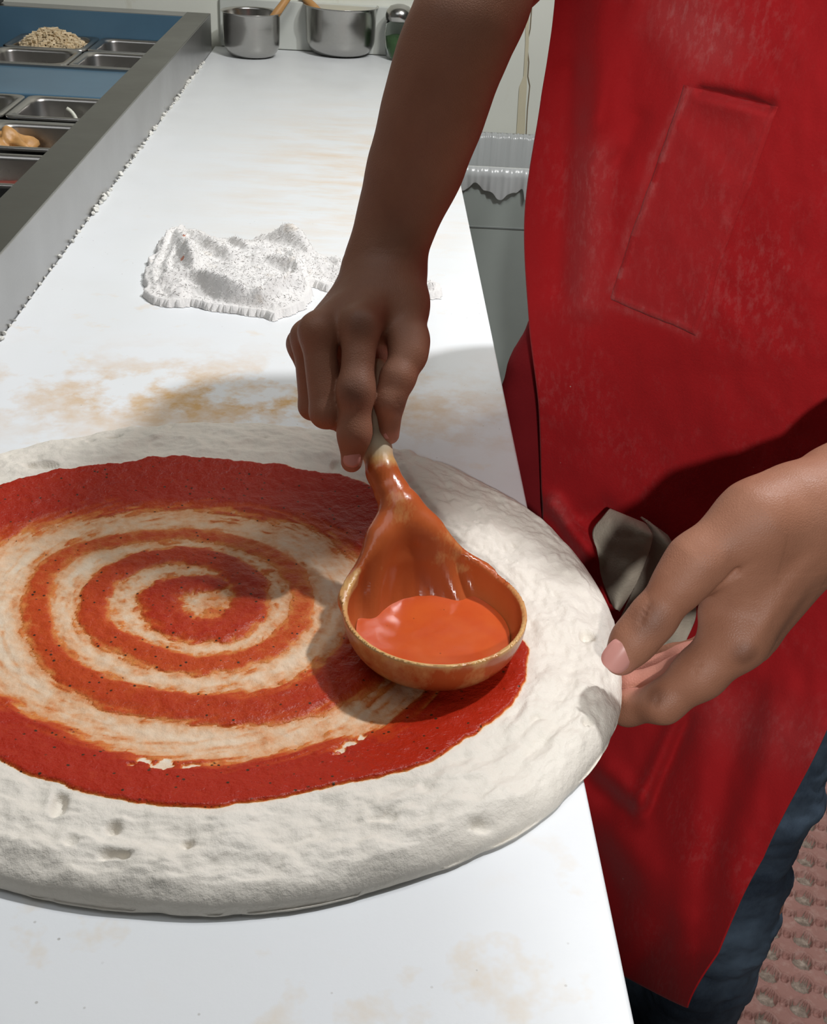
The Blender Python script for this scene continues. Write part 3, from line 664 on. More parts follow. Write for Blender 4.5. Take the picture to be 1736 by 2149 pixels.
def sauce_t(x, y):
    dx, dy = x-SC0[0], y-SC0[1]; th = np.arctan2(dy, dx); r = np.hypot(dx, dy)
    streak = fbm(th*7+r*20, r*260, 4, 51); cl = fbm(x*60, y*60, 4, 52)
    xw = x+0.0022*fbm(x*80, y*80, 3, 61); yw = y+0.0022*fbm(x*80, y*80, 3, 62)
    d1, i1, _ = polydist(xw, yw, SP, SW, SI); s1 = i1*sstep(1.60, 0.30, d1+0.40*streak)
    d2, i2, sd = polydist(xw, yw, RG, RW, RI)
    ins = inside(xw, yw, RG)
    f_in = sstep(1.45, 0.20, d2+0.42*streak); f_out = sstep(1.02, 0.94, d2+0.10*cl)
    s2 = i2*np.where(ins, f_in, f_out)
    smear = np.where(ins, 0.085+0.30*np.maximum(streak, 0)+0.20*np.maximum(cl, 0)+0.20*sstep(2.4, 0.9, np.minimum(d1, d2)), 0)
    bare = 0.0
    for (px, py, ra) in ((305, 1606, 0.0065), (330, 1612, 0.0055), (412, 1615, 0.004), (716, 1584, 0.005), (735, 1570, 0.005), (760, 1553, 0.0045)):
        c = plan([(px, py)])[0]; bare = np.maximum(bare, sstep(1.1, 0.7, np.hypot((x-c[0])/ra, (y-c[1])/(ra*0.7))+2.2*fbm(x*150, y*150, 3, 57)))
    cen = plan([(462, 1268)])[0]; smear = np.maximum(smear, (0.36+0.25*cl)*sstep(0.030, 0.012, np.hypot(x-cen[0], y-cen[1])))
    return np.maximum(np.maximum(s1, s2), smear)*(1-0.85*bare)
def make_dough():
    na, nr = 760, 230; th = np.linspace(0, 2*np.pi, na, endpoint=False)[None, :]; u = np.linspace(0, 1, nr)[:, None]; u = 1-(1-u)**1.35
    Rr = dough_R(th)+0.0018*fbm(th*14, th*0, 3, 77); r = u*Rr
    x = DC[0]+r*np.cos(th); y = DC[1]+r*np.sin(th); h = dough_h(x, y); z = ZT+0.0012+np.maximum(h, 0.0020*u**250)
    top = np.stack([x, y, z], -1); rings = [top]; b = top[-1].copy()
    for f, zz in ((1.0015, 0.0032), (1.0005, 0.0018), (0.99, 0.0008), (0.9, 0.0006)):
        rings.append(np.stack([DC[0]+(x[-1]-DC[0])*f, DC[1]+(y[-1]-DC[1])*f, np.full(na, ZT+zz)], -1)[None])
    V = np.concatenate(rings, 0); n = V.shape[0]; me = mesh_np('pizza_dough', V.reshape(-1, 3), gridfaces(n, na, True)[:, ::-1])
    s = np.zeros((n, na)); s[:nr] = sauce_t(x, y); attr(me, 'sauce', s)
    o = link('pizza_dough', me, DOUGH); return tag(o, 'large round raw pizza dough hanging slightly over the board edge', 'pizza dough')
make_dough()
def make_sauce():
    s = 0.0014; X, Y = np.meshgrid(np.arange(-0.36, 0.13, s), np.arange(0.44, 0.90, s), indexing='ij')
    t = sauce_t(X, Y); z = ZT+0.0012+dough_h(X, Y)+np.where(t > 0.40, 0.0003+0.0017*sstep(0.40, 0.95, t)+0.0004*fbm(X*300, Y*300, 2, 5)*t, -0.0012)
    F = gridfaces(*X.shape); keep = (t.reshape(-1)[F] > 0.40).any(1); F = F[keep]
    use, inv = np.unique(F, return_inverse=True); me = mesh_np('tomato_sauce', np.stack([X, Y, z], -1).reshape(-1, 3)[use], inv.reshape(-1, 4)); attr(me, 'sauce', t.reshape(-1)[use])
    o = link('tomato_sauce', me, SAUCE); return tag(o, 'red tomato sauce spread in a spiral over the raw dough', 'tomato sauce', kind='stuff')
make_sauce()

# ================================================================== LADLE
RC = np.array([0.053, 0.613]); ZRIM = 0.9475; RR = 0.0615
HP = [PD(864, 1120, 0.806), PD(855, 1098, 0.806), PD(842, 1068, 0.807), PD(824, 1035, 0.811), PD(803, 992, 0.815), PD(789, 940, 0.822), PD(785, 880, 0.829), PD(789, 820, 0.836), PD(794, 774, 0.842)]
HR = [0.0120, 0.0126, 0.0122, 0.0114, 0.0106, 0.0102, 0.0096, 0.009, 0.0078]
def make_ladle():
    f = Field((-0.035, 0.535, 0.90), (0.135, 0.80, 1.075), 0.0013)
    sl, G = f.region([f.lo, f.lo+f.v*f.n], 0.0); x, y, z = G
    r = np.sqrt((x-RC[0])**2+(y-RC[1])**2); zz = np.maximum(ZRIM-z, 0)
    def bowl(R_, H): return ((np.sqrt((r/R_)**2.4+(zz/H)**2.4+1e-9))**(1/1.2)-1)*H*0.9
    o = bowl(RR, 0.0445); o = np.maximum(o, 0.9042-z); inn = bowl(RR-0.0042, 0.0395)
    hd = None
    for a, b, ra, rb in zip(HP[:-1], HP[1:], HR[:-1], HR[1:]):
        d = f.cap(G, a, b, ra, rb); hd = d if hd is None else f.smin(hd, d, 0.006)
    # the neck fans out into the rim like a spoon
    nk = HP[2]; bk = np.array([-0.36, 0.93]); pb = np.array([0.93, 0.36])
    def rimpt(dg, rr, zz_): a_ = math.radians(dg); v_ = bk*math.cos(a_)+pb*math.sin(a_); return np.array([RC[0]+v_[0]*rr, RC[1]+v_[1]*rr, zz_])
    for dg in (-58, -40, -20, 0, 20, 40, 58):
        d = f.cap(G, nk, rimpt(dg, RR-0.003, ZRIM-0.0045), 0.0095, 0.0042); hd = f.smin(hd, d, 0.008)
    o2 = np.maximum(o, z-ZRIM)
    d = f.smin(o2, hd, 0.012)
    d = -f.smin(-d, np.maximum(inn, z-ZRIM-0.03), 0.004)
    rp = None
    for dg in (-48, -32, -16, 0, 16, 32, 48):
        e_ = f.cap(G, nk*0.6+rimpt(dg, RR+0.004, ZRIM-0.002)*0.4, rimpt(dg, 0.044, 0.922), 0.0062, 0.003); rp = e_ if rp is None else f.smin(rp, e_, 0.008)
    d = f.smin(d, rp, 0.014)
    f.D[...] = d; V, F = f.mesh(); N = f.grad(V)
    d_h = np.linalg.norm(V-np.array(HP[5]), axis=1); along = V @ (HP[7]-HP[2]); a0 = HP[5] @ (HP[7]-HP[2]); a1 = HP[3] @ (HP[7]-HP[2])
    st = 0.85*sstep(a0+0.0002, a1, along)
    rr_ = np.hypot(V[:, 0]-RC[0], V[:, 1]-RC[1]); innr = ((rr_ < RR-0.003) & (V[:, 2] > 0.91) & (N[:, 2] > -0.2))
    st = np.where(rr_ < RR+0.004, np.where(innr, 0.78, 0.52), st)
    st = np.where((rr_ > RR-0.0045) & (rr_ < RR+0.004) & (V[:, 2] > ZRIM-0.003) & (V[:, 1] < RC[1]+0.03), 0.30, st)
    st = np.where((V[:, 1] > RC[1]+0.034) & (rr_ < RR+0.022) & (V[:, 2] > ZRIM-0.006), np.maximum(0.62, 0*st), st)
    for _ in range(6):
        acc = np.zeros(len(V)); cn = np.zeros(len(V))
        for a_, b_ in ((0, 1), (1, 2), (2, 3), (3, 0)): np.add.at(acc, F[:, a_], st[F[:, b_]]); np.add.at(cn, F[:, a_], 1); np.add.at(acc, F[:, b_], st[F[:, a_]]); np.add.at(cn, F[:, b_], 1)
        st = 0.4*st+0.6*acc/np.maximum(cn, 1)
    e = empty('ladle', (RC[0], RC[1], 0.904)); tag(e, 'wooden sauce ladle held over the dough, full of red sauce', 'ladle')
    cut = (V[F].mean(1) @ (HP[7]-HP[2])) > (HP[1] @ (HP[7]-HP[2]))
    for nm, msk in (('bowl', ~cut), ('handle', cut)):
        Fs = F[msk]; use, inv = np.unique(Fs, return_inverse=True); me = mesh_np(nm, V[use], inv.reshape(-1, 4)); attr(me, 'stain', st[use])
        me.normals_split_custom_set_from_vertices([tuple(n) for n in N[use]])
        link(nm, me, LADLE, e)
make_ladle()
def ladle_pool():
    u = np.linspace(0, 1, 30)[:, None]; a = np.linspace(0, 2*np.pi, 72, endpoint=False)[None]
    zc = 0.9265; R_ = (RR-0.0043)*(1-((ZRIM-zc)/0.0395)**2.4)**(1/2.4)
    x = RC[0]+R_*u*np.cos(a); y = RC[1]+R_*u*np.sin(a); z = zc+0.0009*u**6+0.0005*fbm(x*90, y*90, 2, 3)
    o = link('tomato_sauce', mesh_np('tomato_sauce', np.stack([x, y, z], -1).reshape(-1, 3), gridfaces(30, 72, True)), POOL); tag(o, 'orange red tomato sauce filling the bowl of the wooden ladle', 'tomato sauce', kind='stuff')
ladle_pool()

# ================================================================== TERRY TOWEL
def make_towel():
    s = 0.0016; X, Y = np.meshgrid(np.arange(-0.30, 0.13, s), np.arange(1.18, 1.60, s), indexing='ij')
    O = plan([(302, 606), (308, 560), (328, 512), (362, 482), (410, 478), (455, 500), (560, 505), (640, 520), (690, 540), (725, 552), (800, 566), (880, 580), (925, 596), (925, 612), (880, 614), (800, 600), (722, 600), (690, 596), (655, 588), (652, 612), (640, 634), (575, 658), (540, 648), (470, 640), (400, 628), (380, 630), (350, 632), (318, 625)])
    best = np.full(X.shape, 9.0); c = np.zeros(X.shape, bool); j = len(O)-1
    for i in range(len(O)):
        a, b = O[j], O[i]; d = b-a; t = np.clip(((X-a[0])*d[0]+(Y-a[1])*d[1])/(d@d+1e-12), 0, 1); best = np.minimum(best, np.hypot(X-a[0]-t*d[0], Y-a[1]-t*d[1]))
        c ^= ((b[1] > Y) != (a[1] > Y)) & (X < (a[0]-b[0])*(Y-b[1])/(a[1]-b[1]+1e-12)+b[0]); j = i
    sd = np.where(c, best, -best)+0.007*fbm(X*45, Y*45, 4, 3)
    h = 0.0040*sstep(0.0, 0.014, sd)+0.014*sstep(0.0, 0.055, sd)
    ridges = [([(440, 500), (480, 490), (540, 500), (610, 524), (655, 548)], 0.020, 0.033), ([(372, 500), (392, 540), (410, 585), (440, 600)], 0.014, 0.025), ([(395, 500), (440, 540), (490, 570), (560, 575)], 0.014, 0.026), ([(330, 600), (400, 596), (470, 622), (540, 636), (600, 610), (650, 590)], 0.010, 0.026),
              ([(322, 612), (322, 560), (348, 510), (392, 484)], 0.006, 0.022), ([(640, 535), (700, 555), (760, 572), (900, 600)], 0.014, 0.016), ([(560, 575), (620, 590), (640, 615)], 0.012, 0.028), ([(660, 590), (730, 598)], 0.006, 0.010), ([(480, 525), (520, 548), (580, 555)], 0.007, 0.026), ([(360, 600), (352, 560), (372, 520)], 0.006, 0.014), ([(600, 540), (618, 575), (600, 600)], 0.007, 0.022), ([(700, 548), (720, 580)], 0.006, 0.014), ([(360, 626), (385, 618)], 0.010, 0.020), ([(905, 600), (915, 606)], 0.009, 0.018)]
    for L, wd, hh in ridges:
        P = spline(plan(L), len(L)*5); q = np.full(X.shape, 9.0); tt = np.zeros(X.shape); nP = len(P)-1
        for i_, (a, b) in enumerate(zip(P[:-1], P[1:])):
            d = b-a; t = np.clip(((X-a[0])*d[0]+(Y-a[1])*d[1])/(d@d+1e-12), 0, 1); qq = np.hypot(X-a[0]-t*d[0], (Y-a[1]-t*d[1])*0.85); m = qq < q; q[m] = qq[m]; tt[m] = ((i_+t)/nP)[m]
        hh = hh*(0.45+0.55*np.sin(np.pi*np.clip(tt, 0, 1))**0.7)*(0.85+0.3*vnoise(tt*5, tt*0+3, len(L)+int(wd*1e4)))
        g = hh*np.exp(-(q/(wd*0.95))**2)*sstep(-0.002, 0.020, sd); k = 0.008; m = np.maximum(k-np.abs(h-g), 0)/k; h = np.maximum(h, g)+m*m*k*0.25
    h = h+sstep(0, 0.01, sd)*(0.0065*fbm(X*24+Y*9, Y*26, 3, 6)+0.0014*fbm(X*190, Y*190, 2, 8)+0.0012*fbm(X*420, Y*420, 1, 12))
    h = np.where(sd > 0, np.maximum(h*1.32, 0.0008), -0.0)
    V = np.stack([X, Y, ZT+0.0006+h], -1).reshape(-1, 3); F = gridfaces(*X.shape); F = F[(sd.reshape(-1)[F] > -0.001).any(1)]
    # terry loops: short thread tufts rooted on the cloth
    ok = np.argwhere(sd > 0.006); pick = ok[rng.choice(len(ok), 7000, replace=len(ok) < 7000)]; Z = (ZT+0.0006+h); gx, gy = np.gradient(Z, s)
    ext = []; fx = []; base = len(V)
    for k_, (i, j2) in enumerate(pick):
        p = np.array([X[i, j2], Y[i, j2], Z[i, j2]-0.0003]); nn = np.array([-gx[i, j2], -gy[i, j2], 1.0]); nn /= np.linalg.norm(nn)
        n = np.cross(nn, rng.normal(0, 1, 3)); n /= np.linalg.norm(n)+1e-9; n = n+nn*rng.uniform(0.10, 0.38); n /= np.linalg.norm(n)
        sd_ = np.cross(n, nn); sd_ /= np.linalg.norm(sd_)+1e-9; L = rng.uniform(0.0022, 0.0052); wd = 0.00042
        m_ = p+n*L*0.6; t_ = p+n*L+rng.normal(0, 0.0007, 3)
        ext += [p-sd_*wd, p+sd_*wd, m_+sd_*wd, m_-sd_*wd, t_+sd_*wd*0.5, t_-sd_*wd*0.5]; b = base+6*k_; fx += [(b, b+1, b+2, b+3), (b+3, b+2, b+4, b+5)]
    me = mesh_np('terry_towel', np.concatenate([V, np.array(ext)]), np.concatenate([F, np.array(fx)]))
    o = link('terry_towel', me, TOWEL); return tag(o, 'crumpled white terry towel lying on the board beyond the dough', 'towel')
make_towel()

# ================================================================== PERSON
def hand_right():
    f = Field((-0.095, 0.655, 0.965), (0.165, 0.985, 1.385), 0.00115)
    W0, W1 = PD(778, 566, 0.868), PD(838, 566, 0.862)
    arm = [((806, 545), .868, .0222), ((822, 500), .862, .0222), ((837, 450), .856, .0232), ((858, 390), .846, .0270), ((880, 330), .836, .0300), ((911, 230), .816, .0326), ((941, 130), .798, .0322), ((972, 60), .788, .0312), ((998, 0), .800, .0338), ((1055, -100), .835, .0375), ((1100, -180), .862, .041)]
    P = [PD(*a[0], a[1]) for a in arm]; r = [a[2] for a in arm]
    for i in range(len(P)-1): f.capsule(P[i], P[i+1], r[i], r[i+1], 0.02)
    f.capsule(PD(785, 560, .868), PD(822, 440, .858), .0185, .018, 0.012); f.capsule(PD(824, 560, .864), PD(850, 440, .856), .0185, .0185, 0.012)
    mc = {}
    for nm, a, b, ra, rb in (('i', (822, 606, .852), (757, 684, .806), .0165, .0128), ('m', (800, 604, .850), (668, 696, .808), .0165, .0122), ('r', (780, 602, .856), (648, 708, .830), .016, .0110), ('p', (762, 600, .862), (636, 722, .850), .0150, .0100)):
        A, B = PD(*a), PD(*b); mc[nm] = B; f.capsule(A, B, ra, rb, 0.010)
    f.capsule(PD(800, 575, .862), PD(795, 615, .855), .024, .022, 0.02)
    f.capsule(PD(838, 585, .858), PD(848, 640, .842), .0160, .0155, 0.018)     # base of the thumb
    f.capsule(PD(820, 640, .856), PD(735, 725, .838), .014, .012, 0.014)       # palm
    f.capsule(PD(835, 640, .850), PD(800, 695, .842), .013, .010, 0.012)
    f.capsule(PD(700, 770, .866), PD(790, 735, .864), .017, .015, 0.012); f.capsule(PD(790, 735, .864), PD(835, 690, .850), .015, .012, 0.012)   # heel of the palm behind the grip       # web
    f.capsule(PD(848, 640, .842), PD(858, 715, .823), .0155, .0130, 0.012)
    for a, b in (((700, 655, .828), (662, 692, .803)), ((735, 640, .822), (757, 678, .800))): f.groove(PD(*a), PD(*b), 0.0035, -0.0012)   # tendons
    for p in ((758, 680, .797), (664, 692, .799), (634, 704, .822)): f.groove(PD(*p), PD(*p), 0.009, -0.0022)                              # knuckles
    for a, b in (((708, 662, .815), (700, 720, .812)), ((650, 668, .832), (655, 715, .824))): f.groove(PD(*a), PD(*b), 0.0045, 0.0022)
    base = f.D.copy()
    f.chain([mc['p'], PD(658, 806, .868), PD(692, 836, .884), PD(735, 822, .884)], [.0105, .0092, .0084, .0072], base=base)
    f.chain([mc['r'], PD(656, 852, .842), PD(706, 872, .868), PD(755, 850, .878)], [.0115, .0100, .0092, .0078], base=base)
    f.chain([mc['m'], PD(684, 865, .806), PD(722, 880, .835), PD(770, 862, .856)], [.0122, .0112, .0098, .0082], base=base)
    f.chain([mc['i'], PD(747, 822, .798), PD(744, 908, .802), PD(738, 969, .808)], [.0126, .0112, .0098, .0076], k=0.012, base=base)
    f.chain([PD(858, 715, .823), PD(857, 746, .817), PD(835, 793, .810), PD(817, 842, .809), PD(818, 912, .819)], [.0132, .0124, .0118, .0104, .0070], k=0.006, base=base)
    for dy in (-9, 0, 8): f.groove(PD(722, 826+dy, .789), PD(768, 822+dy, .790), 0.0013, 0.0007)   # index knuckle wrinkles
    for dy in (-7, 2): f.groove(PD(802, 840+dy, .800), PD(835, 846+dy, .800), 0.0013, 0.0008)
    V, F = f.mesh(); N = f.grad(V); V = relax(V, F, 2, 0.4)
    fw = ROT @ np.array([0.15, -0.35, -1.0]); fw /= np.linalg.norm(fw)
    hand = sstep(1.09, 1.06, V[:, 2])
    palm = hand*sstep(0.25, 0.75, N @ fw)
    for p, rad in (((738, 972, .806), .011), ((822, 918, .818), .011), ((800, 728, .845), .014)):
        palm = np.maximum(palm, 0.55*sstep(1, 0.45, np.linalg.norm(V-PD(*p), axis=1)/rad))
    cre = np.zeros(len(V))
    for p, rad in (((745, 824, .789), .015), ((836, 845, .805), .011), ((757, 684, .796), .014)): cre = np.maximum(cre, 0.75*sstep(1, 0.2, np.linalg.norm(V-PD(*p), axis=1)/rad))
    return V, F, palm, cre

def hand_left():
    f = Field((0.125, 0.49, 0.855), (0.355, 0.74, 1.11), 0.0010)
    q = lambda a: PD(*a)
    EL = PD(2100, 760, .82)
    f.capsule(q((1735, 1078, .735)), q((1900, 935, .765)), .0292, .034, 0.02); f.capsule(q((1900, 935, .765)), EL, .034, .041, 0.02)
    f.capsule(q((1700, 1120, .735)), q((1780, 1040, .74)), .0290, .029, 0.02); f.capsule(q((1660, 1075, .725)), q((1745, 1050, .735)), .0235, .0265, 0.02)
    # metacarpals (thumb side towards the camera)
    mc = {}
    for nm, a, b, ra, rb in (('i', (1690, 1120, .725), (1548, 1338, .730), .021, .0185), ('m', (1715, 1140, .745), (1570, 1338, .752), .022, .0165), ('r', (1722, 1140, .765), (1586, 1330, .774), .020, .015), ('p', (1722, 1130, .782), (1605, 1308, .794), .018, .013)):
        mc[nm] = q(b); f.capsule(q(a), q(b), ra, rb, 0.014)
    f.capsule(q((1660, 1060, .72)), q((1585, 1092, .712)), .0225, .0205, 0.02)
    f.capsule(q((1585, 1092, .712)), q((1462, 1180, .710)), .0225, .0172, 0.016)          # thumb metacarpal
    f.capsule(q((1600, 1110, .718)), q((1545, 1200, .722)), .021, .0165, 0.016)            # muscle between thumb and index
    f.capsule(q((1575, 1180, .725)), q((1510, 1285, .733)), .018, .0125, 0.014)            # web
    f.groove(q((1545, 1195, .700)), q((1468, 1252, .707)), 0.0028, 0.0034)                 # crease of the web
    f.groove(q((1610, 1150, .697)), q((1560, 1183, .699)), 0.0035, 0.0007)
    f.groove(q((1690, 1180, .705)), q((1566, 1370, .708)), 0.006, -0.0014)                 # tendon
    f.groove(q((1570, 1368, .709)), q((1556, 1380, .709)), 0.008, -0.0022)
    base = f.D.copy()
    f.chain([mc['i'], q((1470, 1412, .736)), q((1392, 1474, .744)), q((1318, 1486, .768)), q((1256, 1482, .796))], [.0188, .0160, .0128, .0108, .0088], k=0.008, kb=0.012, base=base)
    f.chain([mc['m'], q((1425, 1418, .762)), q((1330, 1445, .782)), q((1262, 1440, .800))], [.0150, .0120, .0105, .0086], k=0.006, base=base)
    f.chain([mc['r'], q((1440, 1388, .782)), q((1345, 1415, .806)), q((1280, 1416, .822))], [.0135, .0112, .0098, .0082], k=0.006, base=base)
    f.chain([mc['p'], q((1485, 1360, .800)), q((1415, 1378, .822)), q((1350, 1386, .836))], [.012, .0098, .0086, .0072], k=0.006, base=base)
    f.chain([q((1462, 1180, .710)), q((1428, 1222, .711)), q((1368, 1300, .716)), q((1330, 1345, .719)), q((1303, 1383, .722))], [.0172, .0148, .0134, .0126, .0104], k=0.010, kb=0.010, base=base)
    ax = np.array([-72, 98.0]); ax /= np.linalg.norm(ax); pr = np.array([ax[1], -ax[0]])
    for s_, L, am in ((-24, 34, .0008), (-12, 38, .0010), (0, 40, .0012), (11, 34, .0009), (21, 26, .0006)):
        c = np.array([1366, 1296])+ax*s_; a, b = c-pr*L*0.62, c+pr*L*0.62
        f.groove(PD(a[0], a[1], .7035), PD(b[0], b[1], .7035), 0.0013, am*1.35)
    for (a, b) in (((1356, 1440), (1374, 1482)), ((1366, 1436), (1380, 1470))): f.groove(PD(*a, .731), PD(*b, .731), 0.0013, 0.0014)
    for (a, b) in (((1438, 1370), (1470, 1395)), ((1430, 1392), (1460, 1412))): f.groove(PD(*a, .720), PD(*b, .720), 0.0013, 0.0007)
    V, F = f.mesh(); N = f.grad(V); V = relax(V, F, 2, 0.4)
    pd = ROT @ np.array([-0.75, 0.55, -0.25]); pd /= np.linalg.norm(pd)
    dn = np.linalg.norm(V-PD(1400, 1405, .775), axis=1)
    palm = sstep(1, 0.6, dn/0.045)*sstep(0.1, 0.6, N @ pd)*sstep(.742, .75, (ROT.T @ (V-CAM).T)[2]*-1)
    palm = np.maximum(palm, 0.45*sstep(1, 0.5, np.linalg.norm(V-PD(1296, 1392, .72), axis=1)/0.016))
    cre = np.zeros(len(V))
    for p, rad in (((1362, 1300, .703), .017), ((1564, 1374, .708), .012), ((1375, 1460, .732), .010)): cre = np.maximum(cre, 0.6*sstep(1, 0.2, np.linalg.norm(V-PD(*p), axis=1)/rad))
    return V, F, palm, cre, EL

SHR, SHL = np.array([0.165, 1.045, 1.37]), np.array([0.455, 0.86, 1.37])
HIPC = np.array([0.375, 1.040, 0.95])
LATD = (SHL-SHR)/np.linalg.norm(SHL-SHR); FWD = np.array([LATD[1], -LATD[0], 0.0]); FWD = FWD if FWD[0] < 0 else -FWD
HEAD = np.array([0.335, 1.005, 1.63])
def torso_field(lo, hi, vox, infl=0.0, head=True, arms=True, legs=True, EL=None):
    f = Field(lo, hi, vox); c = lambda a, b, ra, rb, k=0.05: f.capsule(a, b, ra+infl, rb+infl, k)
    up = np.array([0, 0, 1.0]); mid = (SHR+SHL)/2
    c(SHR+LATD*0.05-up*0.01-FWD*0.045, SHL-LATD*0.05-up*0.01-FWD*0.045, .055, .055)
    ch = mid-up*0.13-FWD*0.105; c(ch-LATD*0.075, ch+LATD*0.075, .092, .092); bl = HIPC+up*0.16; c(bl-LATD*0.06, bl+LATD*0.06, .098, .098)
    c(HIPC-LATD*0.075, HIPC+LATD*0.075, .105, .105); c(ch, bl, .10, .10)
    if head:
        nk = mid+up*0.03-FWD*0.02; c(nk, HEAD-up*0.05, .055, .053, .03)
        Rm = np.stack([LATD, FWD, up]); f.ellipsoid(HEAD, (.076, .098, .115), .02, Rm)
        f.ellipsoid(HEAD+FWD*0.03-up*0.065, (.052, .062, .055), .03, Rm)
        f.capsule(HEAD+FWD*0.094+up*0.012, HEAD+FWD*0.112-up*0.022, .010, .016, .012)
        f.capsule(HEAD+FWD*0.092-up*0.058-LATD*0.02, HEAD+FWD*0.092-up*0.058+LATD*0.02, .008, .008, .006)
        f.groove(HEAD+FWD*0.101-up*0.058-LATD*0.024, HEAD+FWD*0.101-up*0.058+LATD*0.024, .004, .003)
        for s_ in (-1, 1):
            f.ellipsoid(HEAD+LATD*0.078*s_-up*0.008, (.010, .018, .032), .008, Rm); f.groove(HEAD+FWD*0.094+LATD*0.032*s_+up*0.012, HEAD+FWD*0.094+LATD*0.032*s_+up*0.012, .013, .008)
    if arms:
        c(SHR, PD(1100, -180, .862), .052, .0425, .03); c(PD(1100, -180, .862), PD(1040, -75, .826), .0425, .0395, .02)
        if EL is not None: c(SHL, EL, .052, .0415, .03); f.capsule(PD(1850, 978, .756), PD(1900, 935, .765), .0342, .0350, .02); f.capsule(PD(1900, 935, .765), EL, .0350, .0415, .02)
    if legs:
        for s_, kn, an in ((1, (0.462, 0.925, 0.50), (0.468, 0.945, 0.08)), (-1, (0.30, 1.06, 0.50), (0.365, 1.00, 0.08))):
            hp = HIPC+LATD*0.09*s_-up*0.03; kn = np.array(kn); an = np.array(an)
            c(hp, kn, .088, .058, .04); c(kn, kn*0.55+an*0.45, .056, .056, .03); c(kn*0.55+an*0.45, an, .056, .038, .03)
            f.capsule(an-up*0.035, an-up*0.045+FWD*0.15, .036+infl, .028+infl, .03)
    return f

def make_person():
    V1, F1, p1, c1_ = hand_right(); V2, F2, p2, c2_, EL = hand_left()
    f = torso_field((0.0, 0.55, -0.01), (0.66, 1.30, 1.80), 0.007, EL=EL)
    V3, F3 = f.mesh(); V3 = relax(V3, F3, 2)
    V = np.concatenate([V1, V2, V3]); F = np.concatenate([F1, F2+len(V1), F3+len(V1)+len(V2)])
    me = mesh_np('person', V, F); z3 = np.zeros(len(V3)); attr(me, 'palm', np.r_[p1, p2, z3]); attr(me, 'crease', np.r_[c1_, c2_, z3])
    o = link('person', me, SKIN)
    return tag(o, 'person in a red apron and blue jeans spreading sauce with a wooden ladle', 'person')
PERSON = make_person()

def nail(name, c, axis, nrm, w_, l_, curv, parent, th=0.0007):
    axis = axis/np.linalg.norm(axis); nrm = nrm-axis*(nrm@axis); nrm /= np.linalg.norm(nrm); sd = np.cross(axis, nrm)
    n = 25; u, v = np.meshgrid(np.linspace(-1, 1, n), np.linspace(-1, 1, n), indexing='ij')
    # superellipse outline, domed across and along
    m = np.maximum(np.abs(u), np.abs(v)); q = (np.abs(u)**3.0+np.abs(v)**3.0)**(1/3.0)+1e-9; su, sv = u*m/q, v*m/q
    x = su*l_/2; y = sv*w_/2; z = -curv*(y/(w_/2))**2*w_*0.5-0.06*l_*(su)**2*0.5 - th*1.4*sstep(0.85, 1.0, m)
    P = c+x[..., None]*axis+y[..., None]*sd+z[..., None]*nrm
    return link(name, mesh_np(name, P.reshape(-1, 3), gridfaces(n, n)), NAIL, parent)
def cdir(x, y, z): return ROT @ np.array([x, y, z], float)
nail('thumbnail', PD(1298, 1379, .7076), PD(1303, 1383, .722)-PD(1368, 1300, .716), cdir(-0.10, 0.06, 1.0), .0182, .0205, 0.42, PERSON)['label'] = 'pink thumbnail of the hand holding the dough'
nail('fingernail', PD(737, 960, .7978), PD(738, 966, .808)-PD(744, 908, .802), cdir(-0.05, 0.26, 1.0), .0126, .0150, 0.40, PERSON)['label'] = 'pink nail of the index finger on the ladle'
nail('thumbnail', PD(823, 905, .8115), PD(820, 915, .820)-PD(830, 838, .812), cdir(0.45, 0.1, 1.0), .0105, .0135, 0.32, PERSON)['label'] = 'pink thumbnail pressed on the ladle handle'

